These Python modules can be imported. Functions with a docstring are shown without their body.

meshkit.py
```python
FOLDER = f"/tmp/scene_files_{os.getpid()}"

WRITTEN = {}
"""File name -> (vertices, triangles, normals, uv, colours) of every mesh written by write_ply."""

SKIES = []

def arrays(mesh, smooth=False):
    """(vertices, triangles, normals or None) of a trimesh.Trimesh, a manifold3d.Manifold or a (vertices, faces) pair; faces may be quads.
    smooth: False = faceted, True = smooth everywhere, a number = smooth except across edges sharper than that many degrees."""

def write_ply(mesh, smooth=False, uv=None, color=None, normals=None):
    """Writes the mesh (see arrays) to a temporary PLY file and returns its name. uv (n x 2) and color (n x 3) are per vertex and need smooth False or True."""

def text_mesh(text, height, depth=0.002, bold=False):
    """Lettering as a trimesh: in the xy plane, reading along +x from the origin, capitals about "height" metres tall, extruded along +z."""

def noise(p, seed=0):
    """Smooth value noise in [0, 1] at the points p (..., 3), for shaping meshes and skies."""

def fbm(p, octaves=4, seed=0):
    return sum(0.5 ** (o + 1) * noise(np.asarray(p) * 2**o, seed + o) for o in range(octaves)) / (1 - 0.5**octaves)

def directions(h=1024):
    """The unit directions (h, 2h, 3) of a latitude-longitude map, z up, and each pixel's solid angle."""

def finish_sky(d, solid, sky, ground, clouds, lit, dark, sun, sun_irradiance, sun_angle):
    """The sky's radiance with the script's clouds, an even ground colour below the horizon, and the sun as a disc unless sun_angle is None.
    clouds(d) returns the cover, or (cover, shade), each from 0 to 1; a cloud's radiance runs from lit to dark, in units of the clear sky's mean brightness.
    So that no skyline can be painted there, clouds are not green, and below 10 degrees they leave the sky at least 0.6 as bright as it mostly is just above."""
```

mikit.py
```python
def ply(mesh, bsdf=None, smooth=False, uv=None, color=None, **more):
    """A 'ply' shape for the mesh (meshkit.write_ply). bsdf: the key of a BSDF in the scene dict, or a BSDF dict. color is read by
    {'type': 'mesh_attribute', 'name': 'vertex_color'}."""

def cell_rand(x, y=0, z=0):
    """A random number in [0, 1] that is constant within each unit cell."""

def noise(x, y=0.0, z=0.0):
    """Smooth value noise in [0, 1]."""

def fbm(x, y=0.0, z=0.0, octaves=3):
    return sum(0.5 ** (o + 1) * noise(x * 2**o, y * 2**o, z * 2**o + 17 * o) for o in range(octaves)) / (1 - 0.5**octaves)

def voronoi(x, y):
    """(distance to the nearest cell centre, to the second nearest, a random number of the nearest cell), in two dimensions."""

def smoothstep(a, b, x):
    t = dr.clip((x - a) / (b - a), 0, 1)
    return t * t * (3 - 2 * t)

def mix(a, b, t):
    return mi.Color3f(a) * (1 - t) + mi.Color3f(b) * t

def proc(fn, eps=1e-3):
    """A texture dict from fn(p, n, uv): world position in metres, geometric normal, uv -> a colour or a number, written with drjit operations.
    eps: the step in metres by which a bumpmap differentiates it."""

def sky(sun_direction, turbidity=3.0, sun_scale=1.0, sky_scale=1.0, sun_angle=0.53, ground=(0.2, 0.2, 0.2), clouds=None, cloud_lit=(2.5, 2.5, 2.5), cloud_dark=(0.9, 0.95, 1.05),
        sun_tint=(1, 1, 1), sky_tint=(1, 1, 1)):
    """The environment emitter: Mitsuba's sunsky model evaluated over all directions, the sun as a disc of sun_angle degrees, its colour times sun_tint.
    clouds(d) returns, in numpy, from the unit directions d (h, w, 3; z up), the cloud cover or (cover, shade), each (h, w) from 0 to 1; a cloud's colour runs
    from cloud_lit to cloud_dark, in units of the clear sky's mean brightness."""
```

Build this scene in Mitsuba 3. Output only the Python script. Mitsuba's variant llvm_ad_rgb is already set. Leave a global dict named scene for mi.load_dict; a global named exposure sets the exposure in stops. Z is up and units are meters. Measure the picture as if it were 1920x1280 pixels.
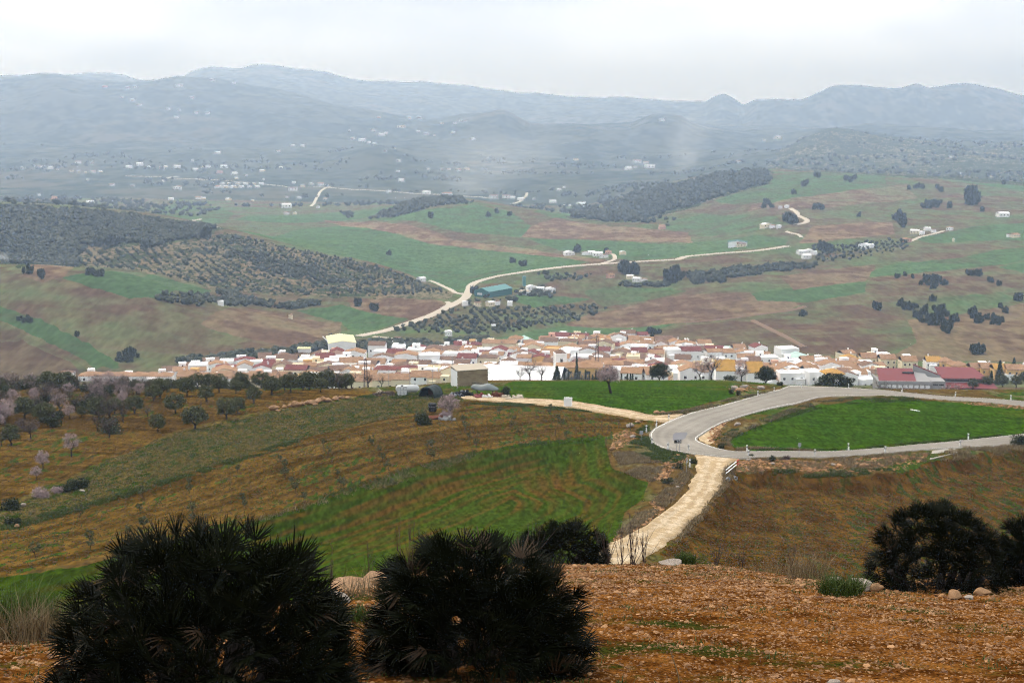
import math, random
import numpy as np, trimesh, shapely, drjit as dr, mitsuba as mi, mikit
from meshkit import noise as vnoise, fbm as vfbm
from scipy.interpolate import PchipInterpolator, RegularGridInterpolator
T = mi.ScalarTransform4f
rng = np.random.default_rng(11)
random.seed(11)
scene, labels = {}, {}

# ------------------------------------------------------------------ camera, sky, haze, exposure
FPX, PITCH, CZ = 2637.0, math.radians(9.5), 260.0
cP, sP = math.cos(PITCH), math.sin(PITCH)
exposure = 2.5
scene['camera'] = {'type': 'perspective', 'fov': 2 * math.degrees(math.atan(960 / FPX)), 'fov_axis': 'x', 'near_clip': 0.2, 'far_clip': 40000.0,
                   'to_world': T().look_at(origin=[0, 0, CZ], target=[0, cP * 10, CZ - sP * 10], up=[0, 0, 1]), 'medium': {'type': 'ref', 'id': 'haze_air'}}

def cloud_cover(d):
    q = d / np.maximum(d[..., 2:3] + 0.22, 0.05) * np.array([1.2, 1.2, 0.2])
    n = vfbm(q * 1.9 + 7.3, 5, 3)
    return 1.0, np.clip((n - 0.40) * 2.6, 0, 1) * 0.85

scene['sky'] = mikit.sky((-0.42, 0.62, 0.86), turbidity=4, sun_scale=0.28, sun_angle=11, clouds=cloud_cover, cloud_lit=(2.26, 2.37, 2.52), cloud_dark=(1.26, 1.36, 1.53), sun_tint=(1.0, 0.97, 0.92))
HAZE = 0.000158
scene['haze_air'] = {'type': 'homogeneous', 'phase': {'type': 'hg', 'g': 0.6}, 'albedo': {'type': 'rgb', 'value': [0.82, 0.905, 0.995]},
                     'sigma_t': {'type': 'rgb', 'value': [HAZE * 0.82, HAZE * 0.97, HAZE * 1.26]}}
HX, HY0, HY1, HZ0, HZ1 = 9000.0, -60.0, 14600.0, CZ - 262.0, CZ + 345.0
scene['haze'] = {'type': 'cube', 'to_world': T().translate([0, (HY0 + HY1) / 2, (HZ0 + HZ1) / 2]).scale([HX, (HY1 - HY0) / 2, (HZ1 - HZ0) / 2]),
                 'bsdf': {'type': 'null'}, 'interior': {'type': 'ref', 'id': 'haze_air'}}
labels['haze'] = {'label': 'pale blue haze lying over the valley and the hills', 'category': 'haze', 'kind': 'stuff'}

# ------------------------------------------------------------------ helpers
def sst(a, b, x):
    t = np.clip((x - a) / (b - a), 0, 1)
    return t * t * (3 - 2 * t)

def pix(px, py):
    """unit-depth direction of a photo pixel: (x/y, z/y)"""
    v = (640 - np.asarray(py, float)) / FPX
    d = cP + v * sP
    return (np.asarray(px, float) - 960) / FPX / d, (v * cP - sP) / d

WOFF = 8.0
def line(*pts):
    """a line of the land: (px, py, distance) -> functions y(w), z(w) of w = x / (y + 8)"""
    a = np.array(pts, float)
    u, t = pix(a[:, 0], a[:, 1])
    w, y, z = u * a[:, 2] / (a[:, 2] + WOFF), a[:, 2], a[:, 2] * t
    return w, y, z

def flat(y, z):
    return np.array([-.5, .5]), np.array([y, y], float), np.array([z, z], float)

def prof(y, *pts):
    """a line at constant distance: (px, height)"""
    a = np.array(pts, float)
    return (a[:, 0] - 960) / FPX / cP * y / (y + WOFF), np.full(len(a), y, float), a[:, 1]

CREST = line((-300, 1240, 14), (0, 1205, 16), (300, 1170, 18), (620, 1112, 21), (700, 1088, 24), (850, 1065, 28), (1050, 1058, 31), (1300, 1059, 31), (1560, 1086, 28), (1660, 1092, 28), (1780, 1078, 31), (1920, 1052, 35), (2200, 1040, 37))
DIP = (CREST[0], CREST[1] * 1.4, CREST[1] * 1.4 * (CREST[2] / CREST[1] - 0.035))
KNOTS = [
    flat(-6, -0.5), flat(1, -1.75), flat(7, -3.75), line((0, 1280, 11), (960, 1280, 11.5), (1920, 1280, 12)), CREST, DIP,
    flat(62, -24), flat(105, -36.2), flat(125, -40), flat(150, -44), flat(188, -47.4), flat(210, -49.5), flat(265, -54),
    prof(330, (-300, -70), (0, -69.5), (600, -68.6), (860, -65), (950, -64.6), (1330, -64.6), (1430, -65.5), (1560, -69), (1700, -70.5), (1920, -72)),
    prof(400, (-300, -84), (0, -83.4), (600, -82.4), (1000, -80), (1500, -86), (1920, -87)),
    prof(500, (-300, -107), (600, -104), (850, -101), (1430, -101), (1560, -105), (1920, -104.5)), prof(610, (-300, -128), (600, -126), (850, -121.5), (1430, -121.5), (1560, -122), (1920, -120)), flat(700, -139),
    line((0, 708, 760), (300, 698, 780), (600, 668, 840), (900, 652, 900), (1150, 637, 960), (1300, 655, 900), (1500, 668, 850), (1920, 672, 840)),
    line((0, 500, 1000), (200, 508, 1010), (400, 570, 990), (640, 630, 960), (900, 610, 1030), (1150, 605, 1090), (1300, 615, 1010), (1500, 620, 960), (1920, 620, 940)),
    line((0, 503, 1150), (200, 520, 1120), (400, 560, 1080), (640, 600, 1050), (900, 572, 1120), (1150, 578, 1170), (1300, 590, 1100), (1500, 590, 1050), (1920, 590, 1030)),
    line((0, 495, 1250), (200, 500, 1220), (400, 530, 1180), (640, 562, 1140), (850, 553, 1190), (1000, 540, 1240), (1200, 540, 1260), (1500, 550, 1150), (1920, 555, 1120)),
    line((0, 384, 1500), (200, 396, 1500), (430, 431, 1450), (640, 486, 1370), (850, 540, 1260), (1000, 505, 1350), (1200, 500, 1370), (1500, 510, 1290), (1920, 500, 1270)),
    line((0, 386, 1850), (200, 398, 1800), (430, 433, 1700), (640, 455, 1600), (850, 480, 1560), (1000, 472, 1580), (1200, 475, 1500), (1500, 465, 1450), (1920, 455, 1450)),
    line((0, 381, 2300), (300, 392, 2300), (640, 412, 2150), (850, 376, 2150), (1000, 398, 2050), (1100, 415, 1950), (1300, 430, 1800), (1500, 410, 1720), (1920, 410, 1720)),
    line((0, 376, 2700), (600, 386, 2700), (850, 380, 2600), (1000, 392, 2600), (1060, 405, 2400), (1250, 347, 2500), (1430, 318, 2600), (1600, 325, 2500), (1920, 345, 2400)),
    line((0, 368, 3050), (600, 378, 3000), (900, 384, 3000), (1060, 388, 2950), (1250, 352, 2950), (1430, 322, 3000), (1600, 329, 2950), (1920, 349, 2900)),
    line((0, 315, 4000), (300, 322, 4000), (600, 335, 3900), (900, 342, 3800), (1200, 335, 3700), (1430, 318, 3600), (1600, 318, 3500), (1920, 330, 3400)),
    line((0, 285, 4600), (300, 290, 4600), (600, 290, 4600), (700, 278, 4500), (800, 298, 4600), (1000, 310, 4600), (1200, 308, 4600), (1350, 300, 4500), (1460, 285, 4500), (1560, 245, 4600), (1700, 263, 4600), (1830, 275, 4500), (1920, 268, 4500)),
    line((0, 270, 5100), (600, 280, 5100), (800, 275, 5200), (1000, 285, 5200), (1200, 285, 5200), (1350, 280, 5200), (1460, 280, 5200), (1560, 250, 5200), (1700, 268, 5200), (1920, 272, 5200)),
    line((-200, 165, 6600), (0, 150, 6600), (40, 146, 6600), (90, 140, 6600), (170, 153, 6700), (250, 160, 6700), (340, 152, 6800), (390, 150, 6800), (480, 160, 6800), (560, 176, 6900), (650, 205, 6700), (800, 232, 6300), (900, 222, 6300), (940, 215, 6300), (1000, 238, 6400), (1080, 236, 6200), (1180, 228, 6200), (1230, 210, 6200), (1270, 212, 6200), (1310, 228, 6300), (1400, 240, 6400), (1560, 240, 6500), (1920, 240, 6500)),
    line((0, 168, 7700), (390, 170, 7800), (560, 190, 7900), (800, 245, 7700), (1000, 250, 7700), (1230, 235, 7600), (1400, 250, 7700), (1920, 250, 7600)),
    line((-200, 150, 11000), (0, 143, 11000), (130, 139, 11000), (165, 140, 11000), (230, 147, 11000), (265, 156, 11000), (320, 158, 11000), (360, 140, 11000), (400, 131, 11000), (440, 136, 11000), (490, 127, 11000), (560, 134, 11000), (600, 137, 11000), (650, 148, 11000), (800, 158, 11000), (900, 166, 11000), (1000, 176, 11000), (1100, 184, 10800), (1200, 191, 10500), (1280, 196, 10200), (1320, 195, 10000), (1340, 185, 9700), (1357, 180, 9600), (1375, 188, 9600), (1395, 200, 9300), (1425, 192, 8800), (1500, 194, 8600), (1540, 175, 8600), (1565, 165, 8600), (1600, 163, 8600), (1650, 168, 8600), (1680, 172, 8600), (1720, 165, 8600), (1740, 170, 8600), (1800, 160, 8600), (1870, 170, 8600), (1920, 183, 8600), (2100, 190, 8600)),
    flat(13800, -235)]
NW = 661
WG = np.linspace(-0.52, 0.52, NW)
YG = np.concatenate([np.geomspace(2, 15, 150, endpoint=False) - 8, np.geomspace(7, 38, 300, endpoint=False), np.geomspace(38, 140, 150, endpoint=False), np.geomspace(140, 340, 170, endpoint=False),
                     np.geomspace(340, 800, 80, endpoint=False), np.geomspace(800, 3000, 260, endpoint=False), np.geomspace(3000, 13800, 240)])
YG[0] = -6
NY = len(YG)

def at_w(k):
    w, y, z = k
    w2 = np.clip(WG, w[0], w[-1])
    if len(w) == 2:
        return np.interp(w2, w, y), np.interp(w2, w, z)
    return PchipInterpolator(w, y)(w2), PchipInterpolator(w, z)(w2)

KY, KZ = (np.array(a) for a in zip(*[at_w(k) for k in KNOTS]))      # (knots, NW)
for k in range(1, len(KY)):
    KY[k] = np.maximum(KY[k], KY[k - 1] + 2)
ZB = np.empty((NY, NW))
for j in range(NW):
    ZB[:, j] = PchipInterpolator(np.log(KY[:, j] + 9), KZ[:, j])(np.log(np.clip(YG, KY[0, j], KY[-1, j]) + 9))
XX, YY = WG[None, :] * (YG[:, None] + WOFF), np.repeat(YG[:, None], NW, 1)
JW, IY = np.arange(NW, dtype=float), np.arange(NY, dtype=float)

def grid_ij(x, y):
    """fractional row and column of the terrain sheet"""
    x, y = np.asarray(x, float), np.asarray(y, float)
    return np.interp(y, YG, IY), (x / (y + WOFF) - WG[0]) / (WG[1] - WG[0])

def sample(G, x, y):
    i, j = grid_ij(x, y)
    i, j = np.clip(i, 0, NY - 1.001), np.clip(j, 0, NW - 1.001)
    i0, j0 = i.astype(int), j.astype(int)
    a, b = i - i0, j - j0
    return (G[i0, j0] * (1 - a) + G[i0 + 1, j0] * a) * (1 - b) + (G[i0, j0 + 1] * (1 - a) + G[i0 + 1, j0 + 1] * a) * b

def hit(px, py, G, first=9.0):
    """first point of the land seen at the photo's pixels: (n, 3)"""
    u, t = pix(np.atleast_1d(px), np.atleast_1d(py))
    ys = YG[YG > first]
    out = np.empty((len(u), 3))
    for n, (uu, tt) in enumerate(zip(u, t)):
        f = sample(G, uu * ys, ys) - tt * ys
        k = int(np.argmax(f > 0)) or len(ys) - 1
        a = f[k - 1] / (f[k - 1] - f[k]) if f[k] != f[k - 1] else 0
        y = ys[k - 1] + a * (ys[k] - ys[k - 1])
        out[n] = uu * y, y, 0
    out[:, 2] = sample(G, out[:, 0], out[:, 1])
    return out

def sdf(poly, q):
    """signed distance (inside positive) of points q (n, 2) to a polygon"""
    d2, inside = np.full(len(q), 1e30), np.zeros(len(q), bool)
    for (ax, ay), (bx, by) in zip(poly, np.roll(poly, -1, 0)):
        ex, ey = bx - ax, by - ay
        wx, wy = q[:, 0] - ax, q[:, 1] - ay
        h = np.clip((wx * ex + wy * ey) / max(ex * ex + ey * ey, 1e-12), 0, 1)
        d2 = np.minimum(d2, (wx - ex * h) ** 2 + (wy - ey * h) ** 2)
        if ay != by:
            inside ^= ((ay > q[:, 1]) != (by > q[:, 1])) & (wx < ex * wy / ey)
    return np.where(inside, 1, -1) * np.sqrt(d2)

def world_poly(pp, G, first=9.0):
    return hit([p[0] for p in pp], [p[1] for p in pp], G, first)[:, :2]

# ------------------------------------------------------------------ the roads' edges and the near fields, as seen in the photo
ROAD_OUT = [(1935, 757), (1850, 748), (1784, 745), (1697, 738), (1653, 734), (1587, 731), (1540, 730), (1503, 730), (1484, 730.5), (1461, 736), (1428, 744), (1381, 756), (1334, 768), (1295, 778), (1269, 788), (1241, 800), (1224, 809), (1218, 818), (1221, 829), (1231, 835), (1250, 842), (1276, 847), (1304, 851), (1358, 856), (1393, 857.5), (1452, 857), (1540, 856), (1600, 853), (1657, 849.5), (1719, 843.5), (1793, 838), (1872, 834), (1920, 830), (2060, 818)]
ROAD_IN = [(1935, 762), (1850, 752.5), (1784, 749), (1697, 742.5), (1653, 739.5), (1587, 738.5), (1544, 740), (1510, 746), (1490, 751), (1475, 755), (1428, 765.5), (1393, 776), (1358, 788), (1334, 799.5), (1316, 811), (1309, 817), (1307, 821), (1309, 825), (1313, 829), (1325, 834), (1346, 840.5), (1370, 845), (1385, 847), (1400, 848), (1425, 848.2), (1452, 848), (1540, 847), (1600, 844), (1657, 840.5), (1719, 834.5), (1793, 828), (1872, 820.5), (1920, 816), (2060, 805)]
TRACK_L = [(1306, 849), (1308, 862), (1304, 885), (1299, 900), (1285, 920), (1265, 945), (1245, 962), (1200, 993), (1170, 1013), (1140, 1030), (1105, 1050)]
TRACK_R = [(1388, 855), (1372, 865), (1360, 880), (1353, 905), (1342, 922), (1315, 957), (1284, 985), (1255, 1010), (1230, 1026), (1197, 1042), (1162, 1060)]
PATH_T = [(862, 741), (900, 743), (970, 747), (1060, 752), (1120, 760), (1180, 770), (1235, 780), (1285, 781)]
PATH_B = [(868, 745), (900, 748), (970, 754), (1060, 762), (1120, 770), (1170, 779), (1215, 787), (1252, 794)]
CROP = [(-40, 1095), (0, 1082), (130, 1066), (300, 1020), (480, 972), (640, 925), (760, 880), (900, 845), (1020, 826), (1130, 816), (1140, 850), (1148, 880), (1180, 890), (1215, 905), (1205, 935), (1172, 960), (1160, 1000), (1110, 1070), (900, 1100), (560, 1130), (300, 1150), (0, 1150)]
PLOUGH = [(1352, 925), (1380, 885), (1440, 884), (1520, 887), (1600, 894), (1690, 888), (1745, 866), (1840, 850), (1920, 842), (2040, 836), (2040, 1050), (1600, 1085), (1300, 1056), (1235, 1038), (1290, 993)]
cw, pw = world_poly(CROP, ZB + 0, 45), world_poly(PLOUGH, ZB + 0, 45)
near = (YY > 50) & (YY < 260)
q = np.stack([XX[near], YY[near]], 1)
ZB[near] -= 2.6 * sst(-2.5, 7, sdf(cw, q)) * sst(0, 30, 215 - q[:, 1]) + 1.7 * sst(-3, 3.5, sdf(pw, q)) * sst(60, 100, q[:, 1])
# banks beside the road: the verge of the inner meadow and of the left one
MEADOW_R = [(1367, 822), (1390, 811), (1428, 797), (1480, 777), (1540, 757), (1566, 758), (1609, 748), (1697, 748), (1828, 757), (1920, 765), (2050, 772), (2050, 797), (1920, 813), (1872, 818), (1719, 832), (1609, 843), (1500, 846), (1475, 846.5), (1416, 845), (1381, 841), (1367, 832)]
MEADOW_L = [(935, 740), (940, 726), (960, 715), (1330, 712), (1372, 728), (1395, 736), (1360, 748), (1300, 762), (1240, 774), (1218, 775), (1180, 768), (1120, 758), (1060, 750), (970, 745)]
mw = world_poly(MEADOW_R, ZB, 45)
near = (YY > 170) & (YY < 360)
q = np.stack([XX[near], YY[near]], 1)
dm = sdf(mw, q)
ZB[near] += 0.55 * np.exp(-((dm + 0.8) / 1.3) ** 2) * sst(-10, 40, 1e-3 + q[:, 0] * 0 + 20)

def ribbon_pts(A, B, n, G, first=45):
    a, b = world_poly(A, G, first), world_poly(B, G, first)
    def along(p):
        s = np.r_[0, np.cumsum(np.linalg.norm(np.diff(p, axis=0), axis=1))]
        return s / s[-1]
    t = (along(a) + along(b)) / 2 if len(a) == len(b) else None
    ta, tb = (t, t) if t is not None else (along(a), along(b))
    tt = np.linspace(0, 1, n)
    return (np.stack([PchipInterpolator(s, p[:, k])(tt) for k in (0, 1)], 1) for s, p in ((ta, a), (tb, b)))

ra, rb = ribbon_pts(ROAD_OUT, ROAD_IN, 420, ZB)
ta_, tb_ = ribbon_pts(TRACK_L, TRACK_R, 220, ZB)
pa, pb = ribbon_pts(PATH_T, PATH_B, 160, ZB)
for e_ in (ta_, tb_, pa, pb):                              # worn, uneven edges
    e_ += (vfbm(np.c_[e_ / 3.0, np.full(len(e_), 3.0)], 3, 4) - 0.5)[:, None] * np.array([1.1, 0.5])
# ------------------------------------------------------------------ relief, then the roads pressed into it
import meshkit
P3 = np.stack([XX, YY, 0 * XX], -1)
def bump(scale, seed, oct=3):
    return vfbm(P3 / scale + 31.7, oct, seed) - 0.5
def ridged(scale, seed):
    return 0.5 - np.abs(vfbm(P3 / scale + 5.1, 4, seed) - 0.5) * 4
rows = lambda a, b: slice(int(np.searchsorted(YG, a)), int(np.searchsorted(YG, b)))
REL = np.zeros_like(ZB)
REL += bump(7, 1) * 0.55 * sst(34, 60, YY) * sst(1500, 500, YY) + bump(1.6, 2) * 0.18 * sst(24, 60, YY) * sst(340, 200, YY)
REL += bump(140, 3) * 9 * sst(800, 1300, YY) + bump(35, 4) * 2.2 * sst(800, 1200, YY)
REL += ridged(520, 5) * 20 * sst(2800, 4300, YY) + ridged(1100, 6) * 34 * sst(4600, 6000, YY) * sst(0, 1, (YY < 12500) * 1.0) + bump(160, 7) * 14 * sst(2600, 4200, YY)
k = rows(0, 42)
nearz = vfbm(P3[k] / 0.75, 3, 8) * 0.10 + vfbm(P3[k] / 0.16, 3, 9) * 0.045 + vfbm(P3[k] / 0.05, 2, 10) * 0.012
REL[k] += (nearz - 0.075) * sst(41, 34, YY[k])
ZB += REL
from scipy.spatial import cKDTree
from scipy.ndimage import gaussian_filter1d

def press(a, b, lift, depth, blend, level=0.7, smooth=6):
    """heights for a ribbon with edges a, b; the land under it is lowered and eased towards it"""
    global ZB
    za, zb = sample(ZB, a[:, 0], a[:, 1]), sample(ZB, b[:, 0], b[:, 1])
    za, zb = gaussian_filter1d(za, smooth, mode='nearest'), gaussian_filter1d(zb, smooth, mode='nearest')
    m = (za + zb) / 2
    za, zb = za * (1 - level) + m * level + lift, zb * (1 - level) + m * level + lift
    t = np.linspace(0, 1, 5)[None, :, None]
    A, B = np.c_[a, za][:, None], np.c_[b, zb][:, None]
    pts = (A * (1 - t) + B * t).reshape(-1, 3)
    lo, hi = pts.min(0) - blend - 6, pts.max(0) + blend + 6
    sel = (XX > lo[0]) & (XX < hi[0]) & (YY > lo[1]) & (YY < hi[1])
    q = np.stack([XX[sel], YY[sel]], 1)
    poly = np.vstack([a[::2], b[::-2]])
    d = sdf(poly, q)
    zr = pts[cKDTree(pts[:, :2]).query(q)[1], 2]
    k = sst(-blend, -0.4, d)
    z = ZB[sel]
    z = z * (1 - k) + (zr - lift) * k
    ZB[sel] = np.where(d > -0.4, zr - depth * sst(-0.4, 0.5, d) - 0.02, z)
    return za, zb

rza, rzb = press(ra, rb, 0.10, 0.30, 4.5, 0.75, 5)
tza, tzb = press(ta_, tb_, 0.0, 0.25, 2.5, 0.6, 5)
pza, pzb = press(pa, pb, 0.0, 0.25, 2.0, 0.6, 5)
VROAD = [(668, 631), (690, 627), (716, 622), (747, 613), (782, 601), (812, 590), (838, 577), (858, 567), (874, 556), (880, 545), (882, 537), (895, 529), (925, 520), (975, 511), (1030, 504), (1090, 498), (1150, 494), (1215, 490), (1270, 487), (1283, 482), (1330, 477), (1385, 473), (1430, 469), (1478, 461)]
LANES = {'farm_lane': [(838, 566), (842, 569), (839, 573), (830, 577)], 'farm_lane_001': [(806, 526), (825, 534), (843, 542), (855, 549), (872, 553)],
         'farm_lane_002': [(1118, 497), (1140, 491), (1153, 484), (1150, 477), (1140, 476)], 'farm_lane_003': [(1482, 391), (1494, 398), (1497, 405), (1511, 411), (1509, 418), (1490, 422)],
         'farm_lane_004': [(1475, 434), (1483, 437), (1497, 440), (1502, 446)], 'farm_lane_005': [(228, 330), (262, 331), (310, 333), (400, 338), (500, 346), (600, 351), (700, 357), (760, 362), (840, 366), (930, 373)],
         'farm_lane_006': [(583, 388), (596, 368), (606, 355), (620, 350)], 'farm_lane_007': [(310, 341), (318, 333), (335, 331)],
         'farm_lane_008': [(1280, 606), (1340, 600), (1400, 593), (1470, 584), (1510, 574)], 'farm_lane_009': [(1411, 600), (1440, 615), (1475, 632), (1510, 652)],
         'farm_lane_010': [(378, 411), (395, 422), (415, 428)], 'farm_lane_011': [(700, 631), (720, 633), (740, 636)], 'farm_lane_012': [(1705, 453), (1715, 449), (1740, 441), (1770, 433)], 'farm_lane_013': [(958, 383), (976, 377), (988, 362)]}
def lane_pts(P, wid, n):
    c = world_poly(P, ZB, 400)
    s = np.r_[0, np.cumsum(np.linalg.norm(np.diff(c, axis=0), axis=1))]
    tt = np.linspace(0, s[-1], n)
    c = np.stack([PchipInterpolator(s, c[:, k])(tt) for k in (0, 1)], 1)
    c = gaussian_filter1d(c, 1.5, axis=0, mode='nearest')
    t = np.gradient(c, axis=0)
    nrm = np.stack([t[:, 1], -t[:, 0]], 1) / np.linalg.norm(t, axis=1, keepdims=True)
    return c - nrm * wid / 2, c + nrm * wid / 2
va, vb = lane_pts(VROAD, 7, 260)
vza, vzb = press(va, vb, 0.5, 0.6, 20, 0.7, 4)

# ------------------------------------------------------------------ the sheet as triangles, split field by field
GY, GX = np.gradient(ZB, axis=0), np.gradient(ZB, axis=1)
dYY = np.gradient(YG)[:, None]
zx = GX / (np.gradient(XX, axis=1))
zy = (GY - zx * np.gradient(XX, axis=0)) / dYY
NRM = np.stack([-zx, -zy, np.ones_like(zx)], -1)
NRM /= np.linalg.norm(NRM, axis=-1, keepdims=True)
JJ, II = np.meshgrid(JW, IY)
VERT = np.concatenate([np.stack([XX, YY, ZB + CZ], -1), NRM, II[..., None], JJ[..., None]], -1).reshape(-1, 8)
a = (np.arange(NY - 1)[:, None] * NW + np.arange(NW - 1)[None, :]).ravel()
FACE = np.concatenate([np.stack([a, a + 1, a + NW + 1], 1), np.stack([a, a + NW + 1, a + NW], 1)])

def cut(v, f, s):
    """(inside faces, outside faces, vertices): triangles split where s crosses zero"""
    p = s[f] > 0
    n = p.sum(1)
    ins, outs = [f[n == 3]], [f[n == 0]]
    for cnt, lone_in in ((1, True), (2, False)):
        g, pp = f[n == cnt], p[n == cnt]
        if not len(g):
            continue
        k = np.argmax(pp if lone_in else ~pp, axis=1)
        r = np.arange(len(g))
        A, B, C = g[r, k], g[r, (k + 1) % 3], g[r, (k + 2) % 3]
        t1, t2 = s[A] / (s[A] - s[B]), s[A] / (s[A] - s[C])
        n1, n2 = len(v) + r, len(v) + len(g) + r
        v = np.vstack([v, v[A] + (v[B] - v[A]) * t1[:, None], v[A] + (v[C] - v[A]) * t2[:, None]])
        s = np.r_[s, np.zeros(2 * len(g))]
        lone, rest = np.stack([A, n1, n2], 1), np.vstack([np.stack([n1, B, C], 1), np.stack([n1, C, n2], 1)])
        (ins if lone_in else outs).append(lone)
        (outs if lone_in else ins).append(rest)
    return np.vstack(ins), np.vstack(outs), v

def put_sheet(name, v, f, mat, uv=None):
    used, inv = np.unique(f, return_inverse=True)
    v, f = v[used], inv.reshape(-1, 3)
    if callable(uv):
        uv = uv(v)
    elif uv is not None:
        uv = np.tile(np.array(uv, float), (len(v), 1))
    path = meshkit.write_ply((v[:, :3], f), False, uv, None, normals=v[:, 3:6])
    scene[name] = {'type': 'ply', 'filename': path, 'face_normals': False, 'bsdf': {'type': 'ref', 'id': 'mat_' + mat}}
    labels.setdefault(name, {})['kind'] = 'structure'

counts = {}
def numbered(name):
    n = counts.get(name, 0)
    counts[name] = n + 1
    return name if n == 0 else f'{name}_{n:03d}'

def dist_uv(poly_w, kind):
    return lambda v: np.stack([np.abs(sdf(poly_w, v[:, :2])), np.full(len(v), kind)], 1)
BASE_F = FACE
def field(name, pp, mat, uv, rag=1.2, first=45.0, label=None, world=None, scale=3.0):
    global VERT, BASE_F
    w = world if world is not None else world_poly(pp, ZB, first)
    i, j = grid_ij(w[:, 0], w[:, 1])
    g = np.stack([i, j], 1)
    lo, hi = g.min(0) - 6, g.max(0) + 6
    ij = VERT[:, 6:8]
    s = np.full(len(VERT), -10.0)
    sel = (ij[:, 0] > lo[0]) & (ij[:, 0] < hi[0]) & (ij[:, 1] > lo[1]) & (ij[:, 1] < hi[1])
    s[sel] = sdf(g, ij[sel]) + rag * 2 * (vfbm(np.c_[ij[sel] / scale, 0 * ij[sel][:, :1]], 3, len(scene)) - 0.5)
    fi, BASE_F, VERT = cut(VERT, BASE_F, s)
    if len(fi):
        nm = numbered(name)
        put_sheet(nm, VERT, fi, mat, uv)
        if label:
            labels[nm]['label'] = label
    return w

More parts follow.
